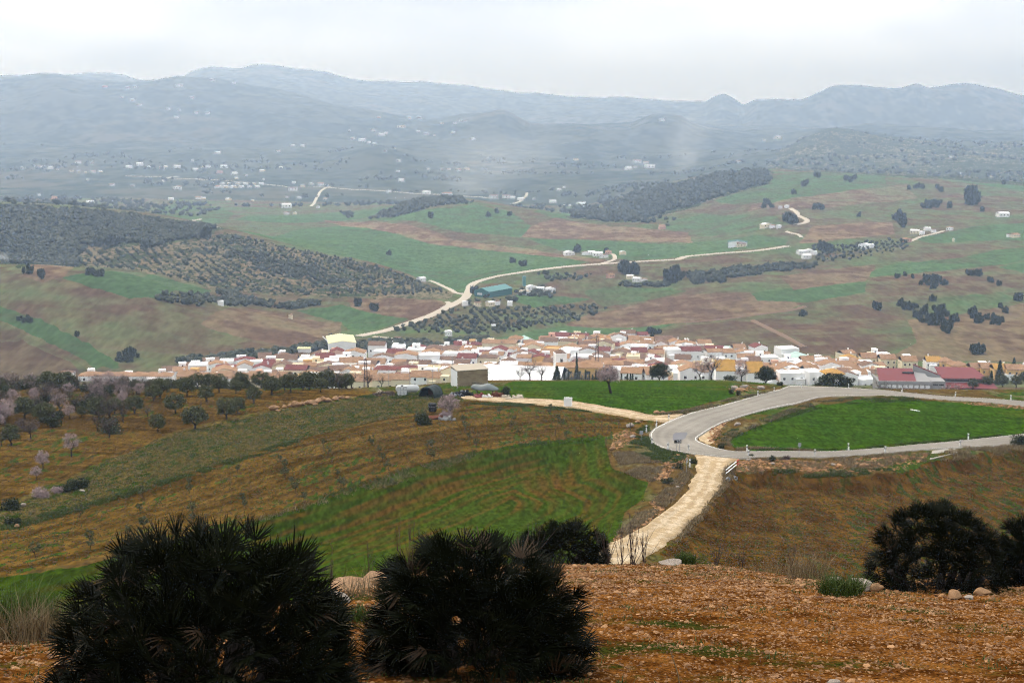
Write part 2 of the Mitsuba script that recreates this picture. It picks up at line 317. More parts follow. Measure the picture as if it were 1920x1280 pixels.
# ------------------------------------------------------------------ materials of the land
def C(r, g, b): return mi.Color3f(r, g, b)
fb, nz, sm, mx = mikit.fbm, mikit.noise, mikit.smoothstep, mikit.mix
def land_fn(p, n, uv):
    big, mid, fine = fb(p.x / 70, p.y / 70, 0, 3), fb(p.x / 11, p.y / 15, 3, 2), fb(p.x / 2.6, p.y / 9, 5, 3)
    streak = fb(p.x / 60 + p.y / 200, p.y / 5.0, 9, 2)
    g = sm(0.12, 0.88, uv.x + (big - 0.5) * 0.75 + (mid - 0.5) * 0.35 + (streak - 0.5) * 0.2)
    brown = mx((0.120, 0.072, 0.044), (0.170, 0.122, 0.066), sm(0.35, 0.65, mid * 0.5 + big * 0.5))
    green = mx((0.044, 0.100, 0.036), (0.078, 0.120, 0.044), big)
    return mx(brown, green, g) * ((0.62 + 0.55 * fine + 0.20 * (streak - 0.5) - 0.05 + 0.25 * (mid - 0.5)) * uv.y * 1.14)
def scrub_fn(p, n, uv):
    s = uv.x
    big, mid = fb(p.x / (s * 14), p.y / (s * 14), 0, 3), fb(p.x / (s * 2.6), p.y / (s * 2.6), 3, 2)
    d1, d2, r = mikit.voronoi(p.x / s, p.y / s)
    cover = sm(0.75, 0.35, d1 + (r - 0.5) * 0.35 + (mid - 0.5) * 0.8 + (0.5 - uv.y) * 0.9 + (big - 0.5) * 0.7)
    soil = mx((0.20, 0.125, 0.075), (0.15, 0.135, 0.07), big)
    return mx(soil, mx((0.028, 0.042, 0.020), (0.050, 0.062, 0.028), r), cover)
def mountain_fn(p, n, uv):
    big, mid, fine = fb(p.x / 700, p.y / 900, 0, 3), fb(p.x / 130, p.y / 190, 3, 3), fb(p.x / 40, p.y / 60, 5, 2)
    return mx(mx((0.030, 0.044, 0.030), (0.062, 0.070, 0.042), sm(0.3, 0.7, mid * 0.6 + fine * 0.4)), (0.10, 0.085, 0.058), sm(0.56, 0.74, big * 0.5 + mid * 0.35 + fine * 0.2) * 0.55)
def mid_fn(p, n, uv):
    d, k = uv.x, uv.y
    big, mid, fine = fb(p.x / 11, p.y / 30, 0, 3), fb(p.x / 1.8, p.y / 5.5, 3, 3), fb(p.x / 0.34, p.y / 1.2, 5, 2)
    wob = d + (fb(p.x / 9, p.y / 9, 8, 2) - 0.5) * 0.9
    row = 0.5 + 0.5 * dr.sin(wob * 3.2)
    rowb = fb(wob / 1.6, (p.x + p.y) / 40, 2, 2)
    rowc = fb(wob / 0.62, (p.x + p.y) / 30, 4, 2)
    tuft = sm(0.52, 0.70, fb(p.x / 0.7, p.y / 2.4, 12, 3) + (mid - 0.5) * 0.3)
    crop = mx((0.118, 0.058, 0.010), mx((0.027, 0.060, 0.003), (0.052, 0.086, 0.006), mid), sm(0.02, 0.80, big * 0.80 + (row - 0.5) * 0.30 + (rowc - 0.5) * 0.50 + (rowb - 0.5) * 0.22 + (mid - 0.5) * 0.4 + 0.28))
    orch = mx(mx((0.070, 0.038, 0.005), (0.160, 0.092, 0.019), sm(0.3, 0.7, rowb * 0.7 + mid * 0.3)), (0.045, 0.080, 0.010), sm(0.56, 0.76, rowb * 0.45 + big * 0.40 + tuft * 0.24))
    stub = mx(mx((0.095, 0.068, 0.014), (0.165, 0.122, 0.036), mid), (0.036, 0.060, 0.005), sm(0.25, 0.75, tuft * 0.62 + (big - 0.5) * 1.0 + (rowb - 0.5) * 0.7 + 0.24))
    plou = mx(mx((0.070, 0.031, 0.004), (0.145, 0.073, 0.012), sm(0.3, 0.7, mid * 0.6 + rowb * 0.4)), (0.042, 0.060, 0.008), sm(0.5, 0.85, tuft * 0.5 + big * 0.55))
    mead = mx((0.027, 0.074, 0.002), (0.050, 0.100, 0.004), mid) * (0.75 + 0.5 * rowb)
    mead = mx(mead, (0.105, 0.080, 0.010), sm(0.56, 0.80, big * 0.60 + rowb * 0.40) * 0.75)
    verge = mx(mx((0.125, 0.078, 0.025), (0.045, 0.085, 0.010), sm(0.4, 0.62, big * 0.5 + mid * 0.5)), (0.25, 0.19, 0.10), sm(0.62, 0.75, mid) * 0.6)
    out = dr.select(k < 0.5, crop, dr.select(k < 1.5, orch, dr.select(k < 2.5, stub, dr.select(k < 3.5, plou, dr.select(k < 4.5, mead, verge)))))
    return out * (0.24 + 0.80 * fine)
def soil_fn(p, n, uv):
    big, mid, fine, grit = fb(p.x / 1.9, p.y / 1.1, 0, 3), fb(p.x / 0.34, p.y / 0.34, 3, 3), fb(p.x / 0.06, p.y / 0.06, 5, 2), nz(p.x / 0.022, p.y / 0.022, 2)
    base = mx((0.105, 0.036, 0.007), (0.290, 0.118, 0.027), sm(0.3, 0.7, mid * 0.6 + fine * 0.4))
    base = mx(base, (0.050, 0.055, 0.010), sm(0.55, 0.72, big * 0.8 + fine * 0.22))
    return base * (0.16 + 0.66 * grit)
def gravel_fn(p, n, uv):
    f = fb(p.x / 0.7, p.y / 0.9, 0, 3)
    lane = sm(0.18, 0.0, dr.abs(dr.abs(uv.x - 0.5) - 0.2))
    return mx((0.34, 0.25, 0.145), (0.46, 0.37, 0.25), sm(0.3, 0.7, f + (lane - 0.5) * 0.30)) * (0.86 + 0.28 * fb(uv.x * 7, uv.y / 6, 2, 2)) * (0.78 + 0.4 * nz(p.x / 0.12, p.y / 0.12))
def asphalt_fn(p, n, uv):
    f, big = fb(p.x / 1.1, p.y / 1.1, 0, 3), fb(p.x / 9, p.y / 9, 3, 2)
    lane = sm(0.10, 0.0, dr.abs(dr.abs(dr.abs(uv.x - 0.5) - 0.25) - 0.11))
    return C(0.235, 0.215, 0.182) * (0.80 + 0.22 * f + 0.30 * big - 0.13 * lane + 0.22 * (fb(uv.x * 11, uv.y / 22, 6, 3) - 0.5) - 0.10 * sm(0.012, 0.004, dr.abs(uv.x - 0.5))) * (0.9 + 0.2 * nz(p.x / 0.05, p.y / 0.05))
def mat(key, fn, rough=0.95, **kw):
    scene['mat_' + key] = {'type': 'principled', 'base_color': mikit.proc(fn), 'roughness': rough, 'specular': 0.0, **kw}
def flatmat(key, rgb, rough=0.85, spec=0.15, **kw):
    scene['mat_' + key] = {'type': 'twosided', 'bsdf': {'type': 'principled', 'base_color': {'type': 'rgb', 'value': list(rgb)}, 'roughness': rough, 'specular': spec, **kw}}
for key, fn in (('land', land_fn), ('scrub', scrub_fn), ('mountain', mountain_fn), ('midland', mid_fn), ('stony_soil', soil_fn), ('gravel', gravel_fn), ('asphalt', asphalt_fn)):
    mat(key, fn)

# ------------------------------------------------------------------ fields near the road
CROPW = world_poly(CROP, ZB, 45)
ROWLINE = world_poly([(-200, 1130), (0, 1082), (130, 1066), (300, 1020), (480, 972), (640, 925), (760, 880), (900, 845), (1020, 826), (1130, 816)], ZB, 45)
def line_dist(v):
    d = np.full(len(v), 1e9)
    for a, b in zip(ROWLINE[:-1], ROWLINE[1:]):
        e = b - a
        h = np.clip(((v[:, :2] - a) @ e) / (e @ e), -0.0, 1)
        d = np.minimum(d, np.linalg.norm(v[:, :2] - a - h[:, None] * e, axis=1))
    return d
kinds = lambda k, f=line_dist: (lambda v: np.stack([f(v), np.full(len(v), float(k))], 1))
ydist = lambda v: v[:, 1] + 0.25 * v[:, 0]
field('gravel_shoulder', [(1315, 815), (1334, 802), (1362, 791), (1357, 799.5), (1345, 807), (1337, 814), (1338, 830), (1327, 834), (1312, 826), (1309, 820)], 'gravel', (0.5, 0), 0.3, label='cream gravel shoulder inside the road bend')
field('crop_field', None, 'midland', lambda v: np.stack([np.abs(sdf(CROPW, v[:, :2])), np.zeros(len(v))], 1), 0.8, world=CROPW, label='green young crop field with curving drill rows')
field('orchard_field', [(-60, 1012), (0, 995), (100, 960), (250, 920), (400, 872), (600, 812), (760, 776), (860, 757), (905, 748), (1000, 759), (1080, 767), (1180, 782), (1215, 790), (1200, 800), (1130, 822), (1020, 832), (760, 886), (480, 978), (300, 1026), (0, 1090), (-60, 1105)], 'midland', kinds(1), 1.5, label='brown field planted with young olive saplings')
GROVE_F = [(-80, 990), (0, 950), (60, 925), (165, 880), (250, 845), (330, 808), (420, 785), (500, 770), (580, 757), (660, 745), (730, 739), (760, 737), (700, 736), (600, 738), (300, 741), (-80, 744)]
GRW = np.vstack([world_poly(GROVE_F[:12], ZB, 45), [[-62.0, 276.0], [-250.0, 276.0]]])
field('stubble_field', [(-60, 985), (0, 950), (60, 925), (165, 880), (250, 845), (330, 808), (420, 785), (500, 770), (580, 757), (660, 745), (730, 739), (800, 736), (866, 738), (905, 750), (870, 757), (760, 780), (600, 816), (400, 876), (250, 924), (0, 999), (-60, 1016)], 'midland', kinds(2), 1.5, label='patchy olive brown stubble field below the grove')
field('ploughed_field', PLOUGH, 'midland', kinds(3, ydist), 1.5, label='dark brown ploughed field right of the gravel track')
field('meadow', MEADOW_R, 'midland', kinds(4, ydist), 0.6, label='bright green meadow inside the road bend')
field('meadow', MEADOW_L, 'midland', kinds(4, ydist), 0.6, label='bright green meadow with the lone almond tree')
field('grove_soil', None, 'midland', kinds(1, ydist), 1.5, world=GRW, label='orange bare soil under the trees of the left grove')
field('grove_grass', None, 'midland', kinds(2, ydist), 1.5, world=np.array([[-62.0, 276.0], [-250.0, 276.0], [-360.0, 466.0], [-80.0, 466.0]]), label='dull green ground under the back rows of the grove')
# ------------------------------------------------------------------ fields and woods of the valley (polygons as seen, first come first)
def far(name, pp, g=None, tone=1.0, scrub=None, rag=0.9):
    if scrub:
        return field(name, pp, 'scrub', scrub, rag * 3.0, 620.0)
    return field(name, pp, 'land', (g, tone), rag, 620.0)
WOOD = far('wooded_hill', [(-80, 380), (0, 384), (84, 388), (100, 395), (235, 400), (336, 416), (433, 430), (386, 445), (286, 462), (272, 470), (262, 456), (158, 462), (150, 478), (161, 492), (34, 502), (0, 492), (-80, 500)], scrub=(5.5, 1.02))
ORCH = far('orchard_hill', [(161, 458), (262, 456), (286, 462), (386, 445), (430, 436), (487, 450), (560, 468), (640, 484), (700, 498), (758, 514), (801, 531), (855, 551), (838, 560), (640, 556), (551, 555), (400, 540), (336, 524), (279, 511), (185, 502), (134, 498)], scrub=(5.0, 0.40))
far('green_field', [(118, 521), (208, 508), (279, 513), (340, 530), (396, 545), (302, 558), (242, 560), (168, 538)], 0.98, 0.85)
far('fallow_field', [(40, 518), (134, 500), (208, 507), (118, 521), (80, 530)], 0.15)
far('brown_field', [(0, 642), (40, 639), (134, 682), (168, 711), (0, 713), (-60, 713), (-60, 640)], 0.0, 0.62)
far('brown_field', [(373, 608), (470, 578), (551, 594), (640, 606), (640, 629), (538, 649), (430, 627)], 0.12, 0.9)
far('green_field', [(551, 582), (640, 571), (700, 588), (768, 598), (707, 618), (660, 622), (640, 604)], 0.92, 0.95)
far('brown_field', [(650, 561), (740, 557), (828, 563), (838, 573), (815, 592), (774, 599), (660, 577)], 0.0, 0.95)
far('green_strip', [(0, 575), (80, 600), (168, 645), (230, 690), (180, 690), (90, 640), (0, 600)], 0.85, 0.85)
far('left_slope', [(-60, 500), (34, 503), (120, 525), (200, 545), (302, 560), (396, 566), (480, 572), (373, 610), (430, 630), (540, 650), (600, 640), (570, 664), (430, 690), (340, 692), (280, 700), (160, 690), (0, 600), (-60, 590)], 0.42, 0.92)
far('left_slope', [(-60, 590), (0, 600), (160, 690), (290, 698), (230, 710), (168, 708), (120, 670), (40, 636), (-60, 640)], 0.50, 0.85)
TAN = far('fallow_field', [(600, 412), (677, 416), (855, 450), (993, 466), (1057, 477), (1137, 488), (1110, 492), (976, 475), (808, 457), (640, 424)], 0.18, 1.12)
far('green_field', [(560, 430), (640, 424), (808, 459), (976, 475), (1110, 492), (1040, 502), (940, 518), (880, 530), (872, 551), (808, 530), (768, 514), (660, 483), (560, 462), (440, 432)], 0.92, 1.02)
far('green_field', [(677, 414), (724, 408), (842, 390), (892, 384), (959, 398), (996, 424), (976, 444), (855, 436)], 0.85, 1.08)
far('fallow_field', [(996, 424), (1043, 408), (1211, 428), (1290, 436), (1300, 456), (1077, 447), (976, 444)], 0.08, 1.05)
far('green_field', [(990, 446), (1077, 449), (1300, 459), (1390, 461), (1380, 470), (1285, 482), (1180, 488), (1043, 467)], 0.9, 1.0)
far('green_field', [(950, 562), (970, 550), (1040, 556), (1110, 560), (1060, 570), (1000, 576)], 0.92, 1.0)
far('green_field', [(890, 528), (940, 516), (1010, 507), (1100, 500), (1060, 520), (1010, 535), (940, 534)], 0.7, 1.0)
far('green_field', [(1110, 560), (1090, 545), (1150, 536), (1250, 540), (1290, 545), (1211, 563), (1130, 575)], 0.75, 1.0)
far('brown_field', [(1107, 588), (1211, 566), (1280, 552), (1408, 548), (1421, 565), (1515, 568), (1480, 580), (1408, 593), (1280, 606), (1057, 610)], 0.0, 0.92)
far('green_field', [(930, 634), (1057, 610), (1280, 604), (1230, 618), (1164, 631), (1110, 645), (959, 646)], 0.88, 0.95)
far('brown_field', [(1461, 518), (1550, 505), (1643, 496), (1623, 528), (1550, 535), (1488, 543)], 0.0, 0.85)
far('green_field', [(1629, 511), (1666, 496), (1811, 481), (1920, 464), (1990, 460), (1990, 485), (1865, 498), (1700, 514), (1623, 520)], 0.85, 1.0)
far('green_field', [(1408, 551), (1623, 529), (1623, 548), (1515, 567), (1421, 565)], 0.85, 0.9)
far('green_field', [(1865, 501), (1920, 491), (1990, 486), (1990, 520), (1920, 512)], 0.98, 1.0)
far('pasture', [(1165, 632), (1280, 610), (1495, 578), (1616, 571), (1700, 598), (1717, 642), (1640, 668), (1381, 662), (1280, 652)], 0.40, 0.80)
far('brown_field', [(1717, 642), (1700, 600), (1800, 590), (1920, 568), (2000, 560), (2000, 680), (1640, 675), (1680, 664)], 0.05, 0.85)
far('green_field', [(1616, 571), (1700, 565), (1880, 548), (1900, 562), (1800, 588), (1700, 598)], 0.6, 0.95)
far('fallow_field', [(1623, 548), (1629, 512), (1700, 515), (1865, 500), (1940, 520), (1880, 548), (1700, 563)], 0.38, 0.9)
far('brown_field', [(1522, 424), (1600, 419), (1673, 417), (1676, 440), (1600, 447), (1542, 454), (1500, 456)], 0.05, 1.05)
far('green_field', [(1710, 447), (1800, 430), (1920, 417), (1990, 410), (1990, 446), (1920, 450), (1750, 456)], 0.85, 1.0)
far('green_field', [(1280, 455), (1420, 440), (1480, 450), (1470, 460), (1400, 466), (1300, 462)], 0.8, 1.0)
SCRUB_R = far('scrub_slope', [(1060, 407), (1150, 377), (1260, 346), (1380, 322), (1445, 319), (1448, 345), (1330, 376), (1280, 396), (1150, 416)], scrub=(6, 0.75))
far('green_field', [(1448, 330), (1530, 322), (1660, 330), (1660, 345), (1560, 362), (1450, 380), (1380, 385), (1340, 376), (1448, 345)], 0.75, 0.98)
far('green_field', [(1790, 340), (1990, 350), (1990, 365), (1880, 352)], 0.9, 1.0)
far('fallow_field', [(1440, 352), (1560, 362), (1700, 345), (1720, 372), (1540, 390), (1400, 398)], 0.30, 1.0)
far('green_field', [(1230, 420), (1320, 400), (1420, 402), (1500, 420), (1400, 438), (1280, 440)], 0.7, 1.0)
far('green_field', [(440, 412), (470, 404), (640, 398), (740, 386), (780, 380), (660, 412), (560, 418)], 0.92, 1.0)
far('green_field', [(1000, 398), (1060, 396), (1090, 408), (1040, 410)], 0.8, 1.05)
far('green_strip', [(230, 395), (330, 378), (420, 390), (440, 402), (420, 418)], 0.75, 1.0)
scr = lambda s, c: (lambda v: np.stack([np.full(len(v), s), np.full(len(v), c)], 1))
far('scrub_hill', [(1290, 345), (1400, 318), (1460, 285), (1500, 255), (1560, 243), (1700, 260), (1830, 272), (1990, 262), (1990, 352), (1920, 348), (1600, 327), (1440, 318), (1280, 347)], scrub=(9, 0.72))

def rest(name, lo, hi, mat, uv):
    """what is left of the sheet between two distances"""
    global BASE_F, VERT
    y = VERT[:, 1]
    n = 1e9 if hi is None else hi
    s = np.minimum(y - lo, n - y)
    fi, BASE_F, VERT = cut(VERT, BASE_F, s)
    put_sheet(numbered(name), VERT, fi, mat, uv)
wc, yc = CREST[0], CREST[1]
s = PchipInterpolator(wc, yc)(np.clip(VERT[:, 0] / (VERT[:, 1] + WOFF), wc[0], wc[-1])) * 1.12 - VERT[:, 1]
fi, BASE_F, VERT = cut(VERT, BASE_F, s)
put_sheet('foreground_field', VERT, fi, 'stony_soil', (0, 0))
labels['foreground_field']['label'] = 'reddish stony ploughed soil in the foreground'
rest('hillside', 10, 470, 'midland', kinds(5, ydist))
rest('valley', 470, 3000, 'land', (0.50, 0.95))
rest('foothills', 3000, 5000, 'mountain', None)
rest('mountains', 5000, 13900, 'mountain', None)

# ------------------------------------------------------------------ roads and their markings
def strip(name, a, b, za, zb, mat, cols=(0, 1), lift=0.0, skirt=0.35, n=9, label=None, kind='structure', top=None):
    """a ribbon between two edges: cols = part of the width, with turned-down sides"""
    t = np.linspace(*cols, n)[None, :, None]
    P = np.c_[a, za][:, None] * (1 - t) + np.c_[b, zb][:, None] * t
    P[..., 2] += lift + CZ
    if skirt:
        L, R = P[:, :1].copy(), P[:, -1:].copy()
        L[..., 2] -= skirt; R[..., 2] -= skirt
        o = (P[:, -1:] - P[:, :1]); o[..., 2] = 0; o /= np.linalg.norm(o, axis=-1, keepdims=True)
        P = np.concatenate([L - o * skirt * 1.2, P, R + o * skirt * 1.2], 1)
        tt = np.r_[t.ravel()[0], t.ravel(), t.ravel()[-1]]
    else:
        tt = t.ravel()
    m, k = P.shape[:2]
    i = (np.arange(m - 1)[:, None] * k + np.arange(k - 1)[None]).ravel()
    f = np.vstack([np.stack([i, i + k, i + k + 1], 1), np.stack([i, i + k + 1, i + 1], 1)])
    v = P.reshape(-1, 3)
    nrm = np.cross(v[f[0, 1]] - v[f[0, 0]], v[f[0, 2]] - v[f[0, 0]])
    if nrm[2] < 0:
        f = f[:, ::-1]
    s = np.repeat(np.r_[0, np.cumsum(np.linalg.norm(np.diff(a, axis=0), axis=1))], k)
    scene[name] = mikit.ply((v, f), 'mat_' + mat, True, uv=np.stack([np.tile(tt, m), s], 1))
    labels.setdefault(name, {})['kind'] = kind
    if label: labels[name]['label'] = label
strip('road', ra, rb, rza, rzb, 'asphalt', label='pale grey asphalt road with a hairpin bend')
flatmat('line_paint', (0.60, 0.585, 0.53))
strip('road__edge_line', ra, rb, rza, rzb, 'line_paint', (0.026, 0.043), 0.006, 0, 2)
strip('road__edge_line_001', ra, rb, rza, rzb, 'line_paint', (0.955, 0.972), 0.006, 0, 2)
for k in ('road__edge_line', 'road__edge_line_001'): del labels[k]
strip('gravel_track', ta_, tb_, tza + 0.05, tzb + 0.05, 'gravel', label='sandy gravel track running down from the bend')
strip('farm_path', pa, pb, pza + 0.05, pzb + 0.05, 'gravel', label='cream gravel path past the green meadow')
flatmat('lane_gravel', (0.44, 0.385, 0.30))
strip('valley_road', va, vb, vza, vzb, 'lane_gravel', n=3, label='pale road winding through the valley behind the town')
for nm, P in LANES.items():
    far_ = P[0][1] < 400
    la, lb = lane_pts(P, 4.5 if far_ else 3.2, 70)
    strip(nm, la, lb, sample(ZB, *la.T) + (0.9 if far_ else 0.5), sample(ZB, *lb.T) + (0.9 if far_ else 0.5), 'lane_gravel' if nm not in ('farm_lane_008', 'farm_lane_009') else 'red_lane', n=3, skirt=1.0)
flatmat('red_lane', (0.17, 0.11, 0.068))
# ------------------------------------------------------------------ objects: helpers
def gz(x, y): return float(sample(ZB, x, y)) + CZ
def spot(px, py, first=9.0):
    """the point of the land seen at a pixel, in world coordinates"""
    p = hit(px, py, ZB, first)[0]
    return np.array([p[0], p[1], p[2] + CZ])
def on(px, y):
    """the point of the land at a photo column and distance"""
    x = (px - 960) / FPX / (cP - 0.03 * sP) * y
    return np.array([x, y, gz(x, y)])
def thing(name, label=None, cat=None, group=None):
    key = numbered(name)
    d = {k: v for k, v in (('label', label), ('category', cat), ('group', group)) if v}
    if d: labels[key] = d
    return key
def put(parent, part, mesh, bsdf, tw=None, smooth=False, uv=None, kind=None, label=None):
    """one entry: a part of parent, or parent itself when part is None"""
    key = parent if part is None else numbered(f'{parent}__{part}')
    d = mesh if isinstance(mesh, dict) else mikit.ply(mesh, 'mat_' + bsdf, smooth, uv=uv)
    scene[key] = {**d, 'to_world': tw} if tw is not None else d
    if kind: labels.setdefault(key, {})['kind'] = kind
    if label: labels.setdefault(key, {})['label'] = label
    return key
def proto(mesh, bsdf, smooth=False, uv=None): return mikit.ply(mesh, 'mat_' + bsdf, smooth, uv=uv)
def TM(p, rz=0.0, s=1.0, rx=0.0, ry=0.0):
    s = [s] * 3 if np.isscalar(s) else list(s)
    m = T().translate([float(a) for a in p]).rotate([0, 0, 1], float(rz))
    if ry: m = m.rotate([0, 1, 0], float(ry))
    if rx: m = m.rotate([1, 0, 0], float(rx))
    return m.scale([float(a) for a in s])
def tubes(segs, sides=5):
    """tapered tubes: list of (p0, p1, r0, r1) as one mesh"""
    S = np.array([np.r_[a, b, r, q] for a, b, r, q in segs], float)
    p0, p1, r0, r1 = S[:, :3], S[:, 3:6], S[:, 6], S[:, 7]
    d = p1 - p0
    d /= np.linalg.norm(d, axis=1, keepdims=True) + 1e-9
    ref = np.where(np.abs(d[:, 2:3]) > 0.9, [[1, 0, 0]], [[0, 0, 1]])
    a = np.cross(d, ref); a /= np.linalg.norm(a, axis=1, keepdims=True)
    b = np.cross(d, a)
    th = np.arange(sides) * 2 * np.pi / sides
    ring = a[:, None] * np.cos(th)[None, :, None] + b[:, None] * np.sin(th)[None, :, None]
    v = np.concatenate([p0[:, None] + ring * r0[:, None, None], p1[:, None] + ring * r1[:, None, None]], 1)
    i = np.arange(sides); j = (i + 1) % sides
    f = np.vstack([np.stack([i, j, j + sides], 1), np.stack([i, j + sides, i + sides], 1), [[sides, sides + k, sides + k + 1] for k in range(1, sides - 1)]])
    f = (f[None] + (np.arange(len(S)) * 2 * sides)[:, None, None]).reshape(-1, 3)
    return v.reshape(-1, 3), f[:, ::-1]
def box(x0, x1, y0, y1, z0, z1):
    v = np.array([[x, y, z] for x in (x0, x1) for y in (y0, y1) for z in (z0, z1)], float)
    return v, np.array([[0, 1, 3], [0, 3, 2], [4, 6, 7], [4, 7, 5], [0, 4, 5], [0, 5, 1], [2, 3, 7], [2, 7, 6], [0, 2, 6], [0, 6, 4], [1, 5, 7], [1, 7, 3]])
def join(*ms):
    vs, fs, n = [], [], 0
    for v, f in ms:
        vs.append(np.asarray(v, float)); fs.append(np.asarray(f) + n); n += len(v)
    return np.vstack(vs), np.vstack(fs)
def leaves(c, size, r, normal=None, aspect=1.7):
    """one small rhomb per centre; uv.x is a random tone per leaf"""
    n = len(c)
    d = r.normal(size=(n, 3)); d /= np.linalg.norm(d, axis=1, keepdims=True)
    e = np.cross(d, r.normal(size=(n, 3))); e /= np.linalg.norm(e, axis=1, keepdims=True)
    s = size * r.uniform(0.6, 1.3, (n, 1))
    v = np.stack([c - d * s * aspect / 2, c + e * s / 2, c + d * s * aspect / 2, c - e * s / 2], 1).reshape(-1, 3)
    k = np.arange(n)[:, None] * 4
    return (v, np.vstack([k + [[0, 1, 2]], k + [[0, 2, 3]]])), np.stack([np.repeat(r.random(n), 4), np.zeros(4 * n)], 1)
ICO = trimesh.creation.icosphere(subdivisions=0)
ICO1 = trimesh.creation.icosphere(subdivisions=1)
ICO2 = trimesh.creation.icosphere(subdivisions=2)
OCT = (np.array([[1, 0, 0], [-1, 0, 0], [0, 1, 0], [0, -1, 0], [0, 0, 1], [0, 0, -1.0]]), np.array([[0, 2, 4], [2, 1, 4], [1, 3, 4], [3, 0, 4], [2, 0, 5], [1, 2, 5], [3, 1, 5], [0, 3, 5]]))
def lumps(c, size, r, base=OCT, flat=0.6, jit=0.25):
    """many small stones or clumps as one mesh, uv.x a random tone each"""
    bv, bf = np.asarray(base[0] if isinstance(base, tuple) else base.vertices), np.asarray(base[1] if isinstance(base, tuple) else base.faces)
    n, m = len(c), len(bv)
    s = np.asarray(size).reshape(-1, 1) * np.stack([r.uniform(0.7, 1.4, n), r.uniform(0.6, 1.1, n), r.uniform(0.5, 1.0, n) * flat], 1)
    v = bv[None] * (1 + r.uniform(-jit, jit, (n, m, 1))) * s[:, None]
    th = r.uniform(0, 6.28, n); co, si = np.cos(th)[:, None], np.sin(th)[:, None]
    tilt = r.normal(0, 0.25, (n, 1))
    x, y, z = v[..., 0], v[..., 1], v[..., 2] + v[..., 0] * tilt
    v = np.stack([x * co - y * si, x * si + y * co, z], -1) + c[:, None]
    return (v.reshape(-1, 3), (bf[None] + (np.arange(n) * m)[:, None, None]).reshape(-1, 3)), np.stack([np.repeat(r.random(n), m), np.zeros(n * m)], 1)
def rock_mesh(seed, sub=3, flat=0.7, rough=0.38):
    m = trimesh.creation.icosphere(subdivisions=sub)
    v = m.vertices.copy()
    n = vfbm(v * 1.1 + seed * 7.7, 3, seed) - 0.5
    v *= (1 + rough * 2.0 * n + 0.10 * (vfbm(v * 4.0 + seed, 2, seed + 1) - 0.5))[:, None]
    r = np.random.default_rng(seed)
    for _ in range(12):                                   # a few flat faces, as broken stone has
        d = r.normal(size=3); d /= np.linalg.norm(d)
        over = np.maximum(v @ d - r.uniform(0.55, 0.8), 0)
        v -= over[:, None] * d * 0.85
    v[:, 2] *= flat
    return v, np.asarray(m.faces)

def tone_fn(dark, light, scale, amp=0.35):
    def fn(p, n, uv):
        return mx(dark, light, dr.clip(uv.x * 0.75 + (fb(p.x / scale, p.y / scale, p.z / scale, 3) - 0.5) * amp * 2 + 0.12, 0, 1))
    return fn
def leafmat(key, dark, light, scale=0.9, rough=0.6, spec=0.25):
    scene['mat_' + key] = {'type': 'twosided', 'bsdf': {'type': 'principled', 'base_color': mikit.proc(tone_fn(dark, light, scale)), 'roughness': rough, 'specular': spec}}
leafmat('palm_leaf', (0.0025, 0.0035, 0.0012), (0.011, 0.014, 0.0045), 0.3, 0.45, 0.07)
leafmat('dead_leaf', (0.022, 0.012, 0.006), (0.075, 0.045, 0.022), 0.3, 0.6, 0.2)
leafmat('olive_leaf', (0.034, 0.040, 0.012), (0.098, 0.104, 0.036), 0.8)
leafmat('dark_leaf', (0.010, 0.016, 0.004), (0.040, 0.052, 0.012), 0.8)
leafmat('blossom', (0.19, 0.125, 0.122), (0.52, 0.405, 0.395), 0.7)
leafmat('far_leaf', (0.018, 0.027, 0.014), (0.040, 0.052, 0.026), 6.0)
leafmat('green_blade', (0.020, 0.045, 0.004), (0.075, 0.105, 0.014), 1.2)
leafmat('dry_blade', (0.085, 0.058, 0.026), (0.30, 0.225, 0.120), 1.2)
leafmat('stone', (0.095, 0.034, 0.008), (0.45, 0.240, 0.100), 0.25)
leafmat('rock', (0.16, 0.125, 0.095), (0.50, 0.44, 0.37), 0.5)
leafmat('ochre_rock', (0.15, 0.075, 0.030), (0.46, 0.27, 0.13), 0.6)
leafmat('bark', (0.014, 0.010, 0.008), (0.050, 0.038, 0.030), 0.3)
leafmat('twig', (0.050, 0.034, 0.027), (0.125, 0.090, 0.075), 0.5)

# ------------------------------------------------------------------ dwarf palms in the foreground
def frond_mesh(seed, nleaf=19, length=0.36, spread=215, droop=0.25, stalk=0.30):
    """a fan leaf: stalk along +z from the origin, stiff folded segments radiating in the xz plane"""
    r = np.random.default_rng(seed)
    vs, fs, uvs, n = [], [], [], 0
    for a in np.linspace(-spread / 2, spread / 2, nleaf):
        a = math.radians(a + r.normal(0, 2.5))
        L = length * r.uniform(0.8, 1.08) * (1 - 0.15 * abs(a) / 1.9)
        d = np.array([math.sin(a), r.normal(0, 0.10), math.cos(a)])
        side = np.array([math.cos(a), 0, -math.sin(a)])
        up = np.array([0, 1.0, 0])
        for k, (t, w) in enumerate(((0.03, 0.005), (0.45, 0.0115), (0.78, 0.0075), (1.0, 0.001))):
            c = np.array([0, 0, stalk]) + d * L * t - up * droop * L * t * t
            for q, h in ((-1, 0), (0, 0.5), (1, 0)):
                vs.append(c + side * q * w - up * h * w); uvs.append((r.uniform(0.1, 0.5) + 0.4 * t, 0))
        for k in range(3):
            for q in range(2):
                i = n + k * 3 + q
                fs += [[i, i + 1, i + 4], [i, i + 4, i + 3]]
        n += 12
    sv, sf = tubes([((0, 0.02, -0.25), (0, 0, stalk), 0.007, 0.005)], 4)
    v, f = join((np.array(vs), np.array(fs)), (sv, sf))
    return (v, f), np.vstack([uvs, np.full((len(sv), 2), 0.2)])
FM = [frond_mesh(s, 15, 0.40, 130, 0.2, stalk=0.12)[0] for s in range(6)]
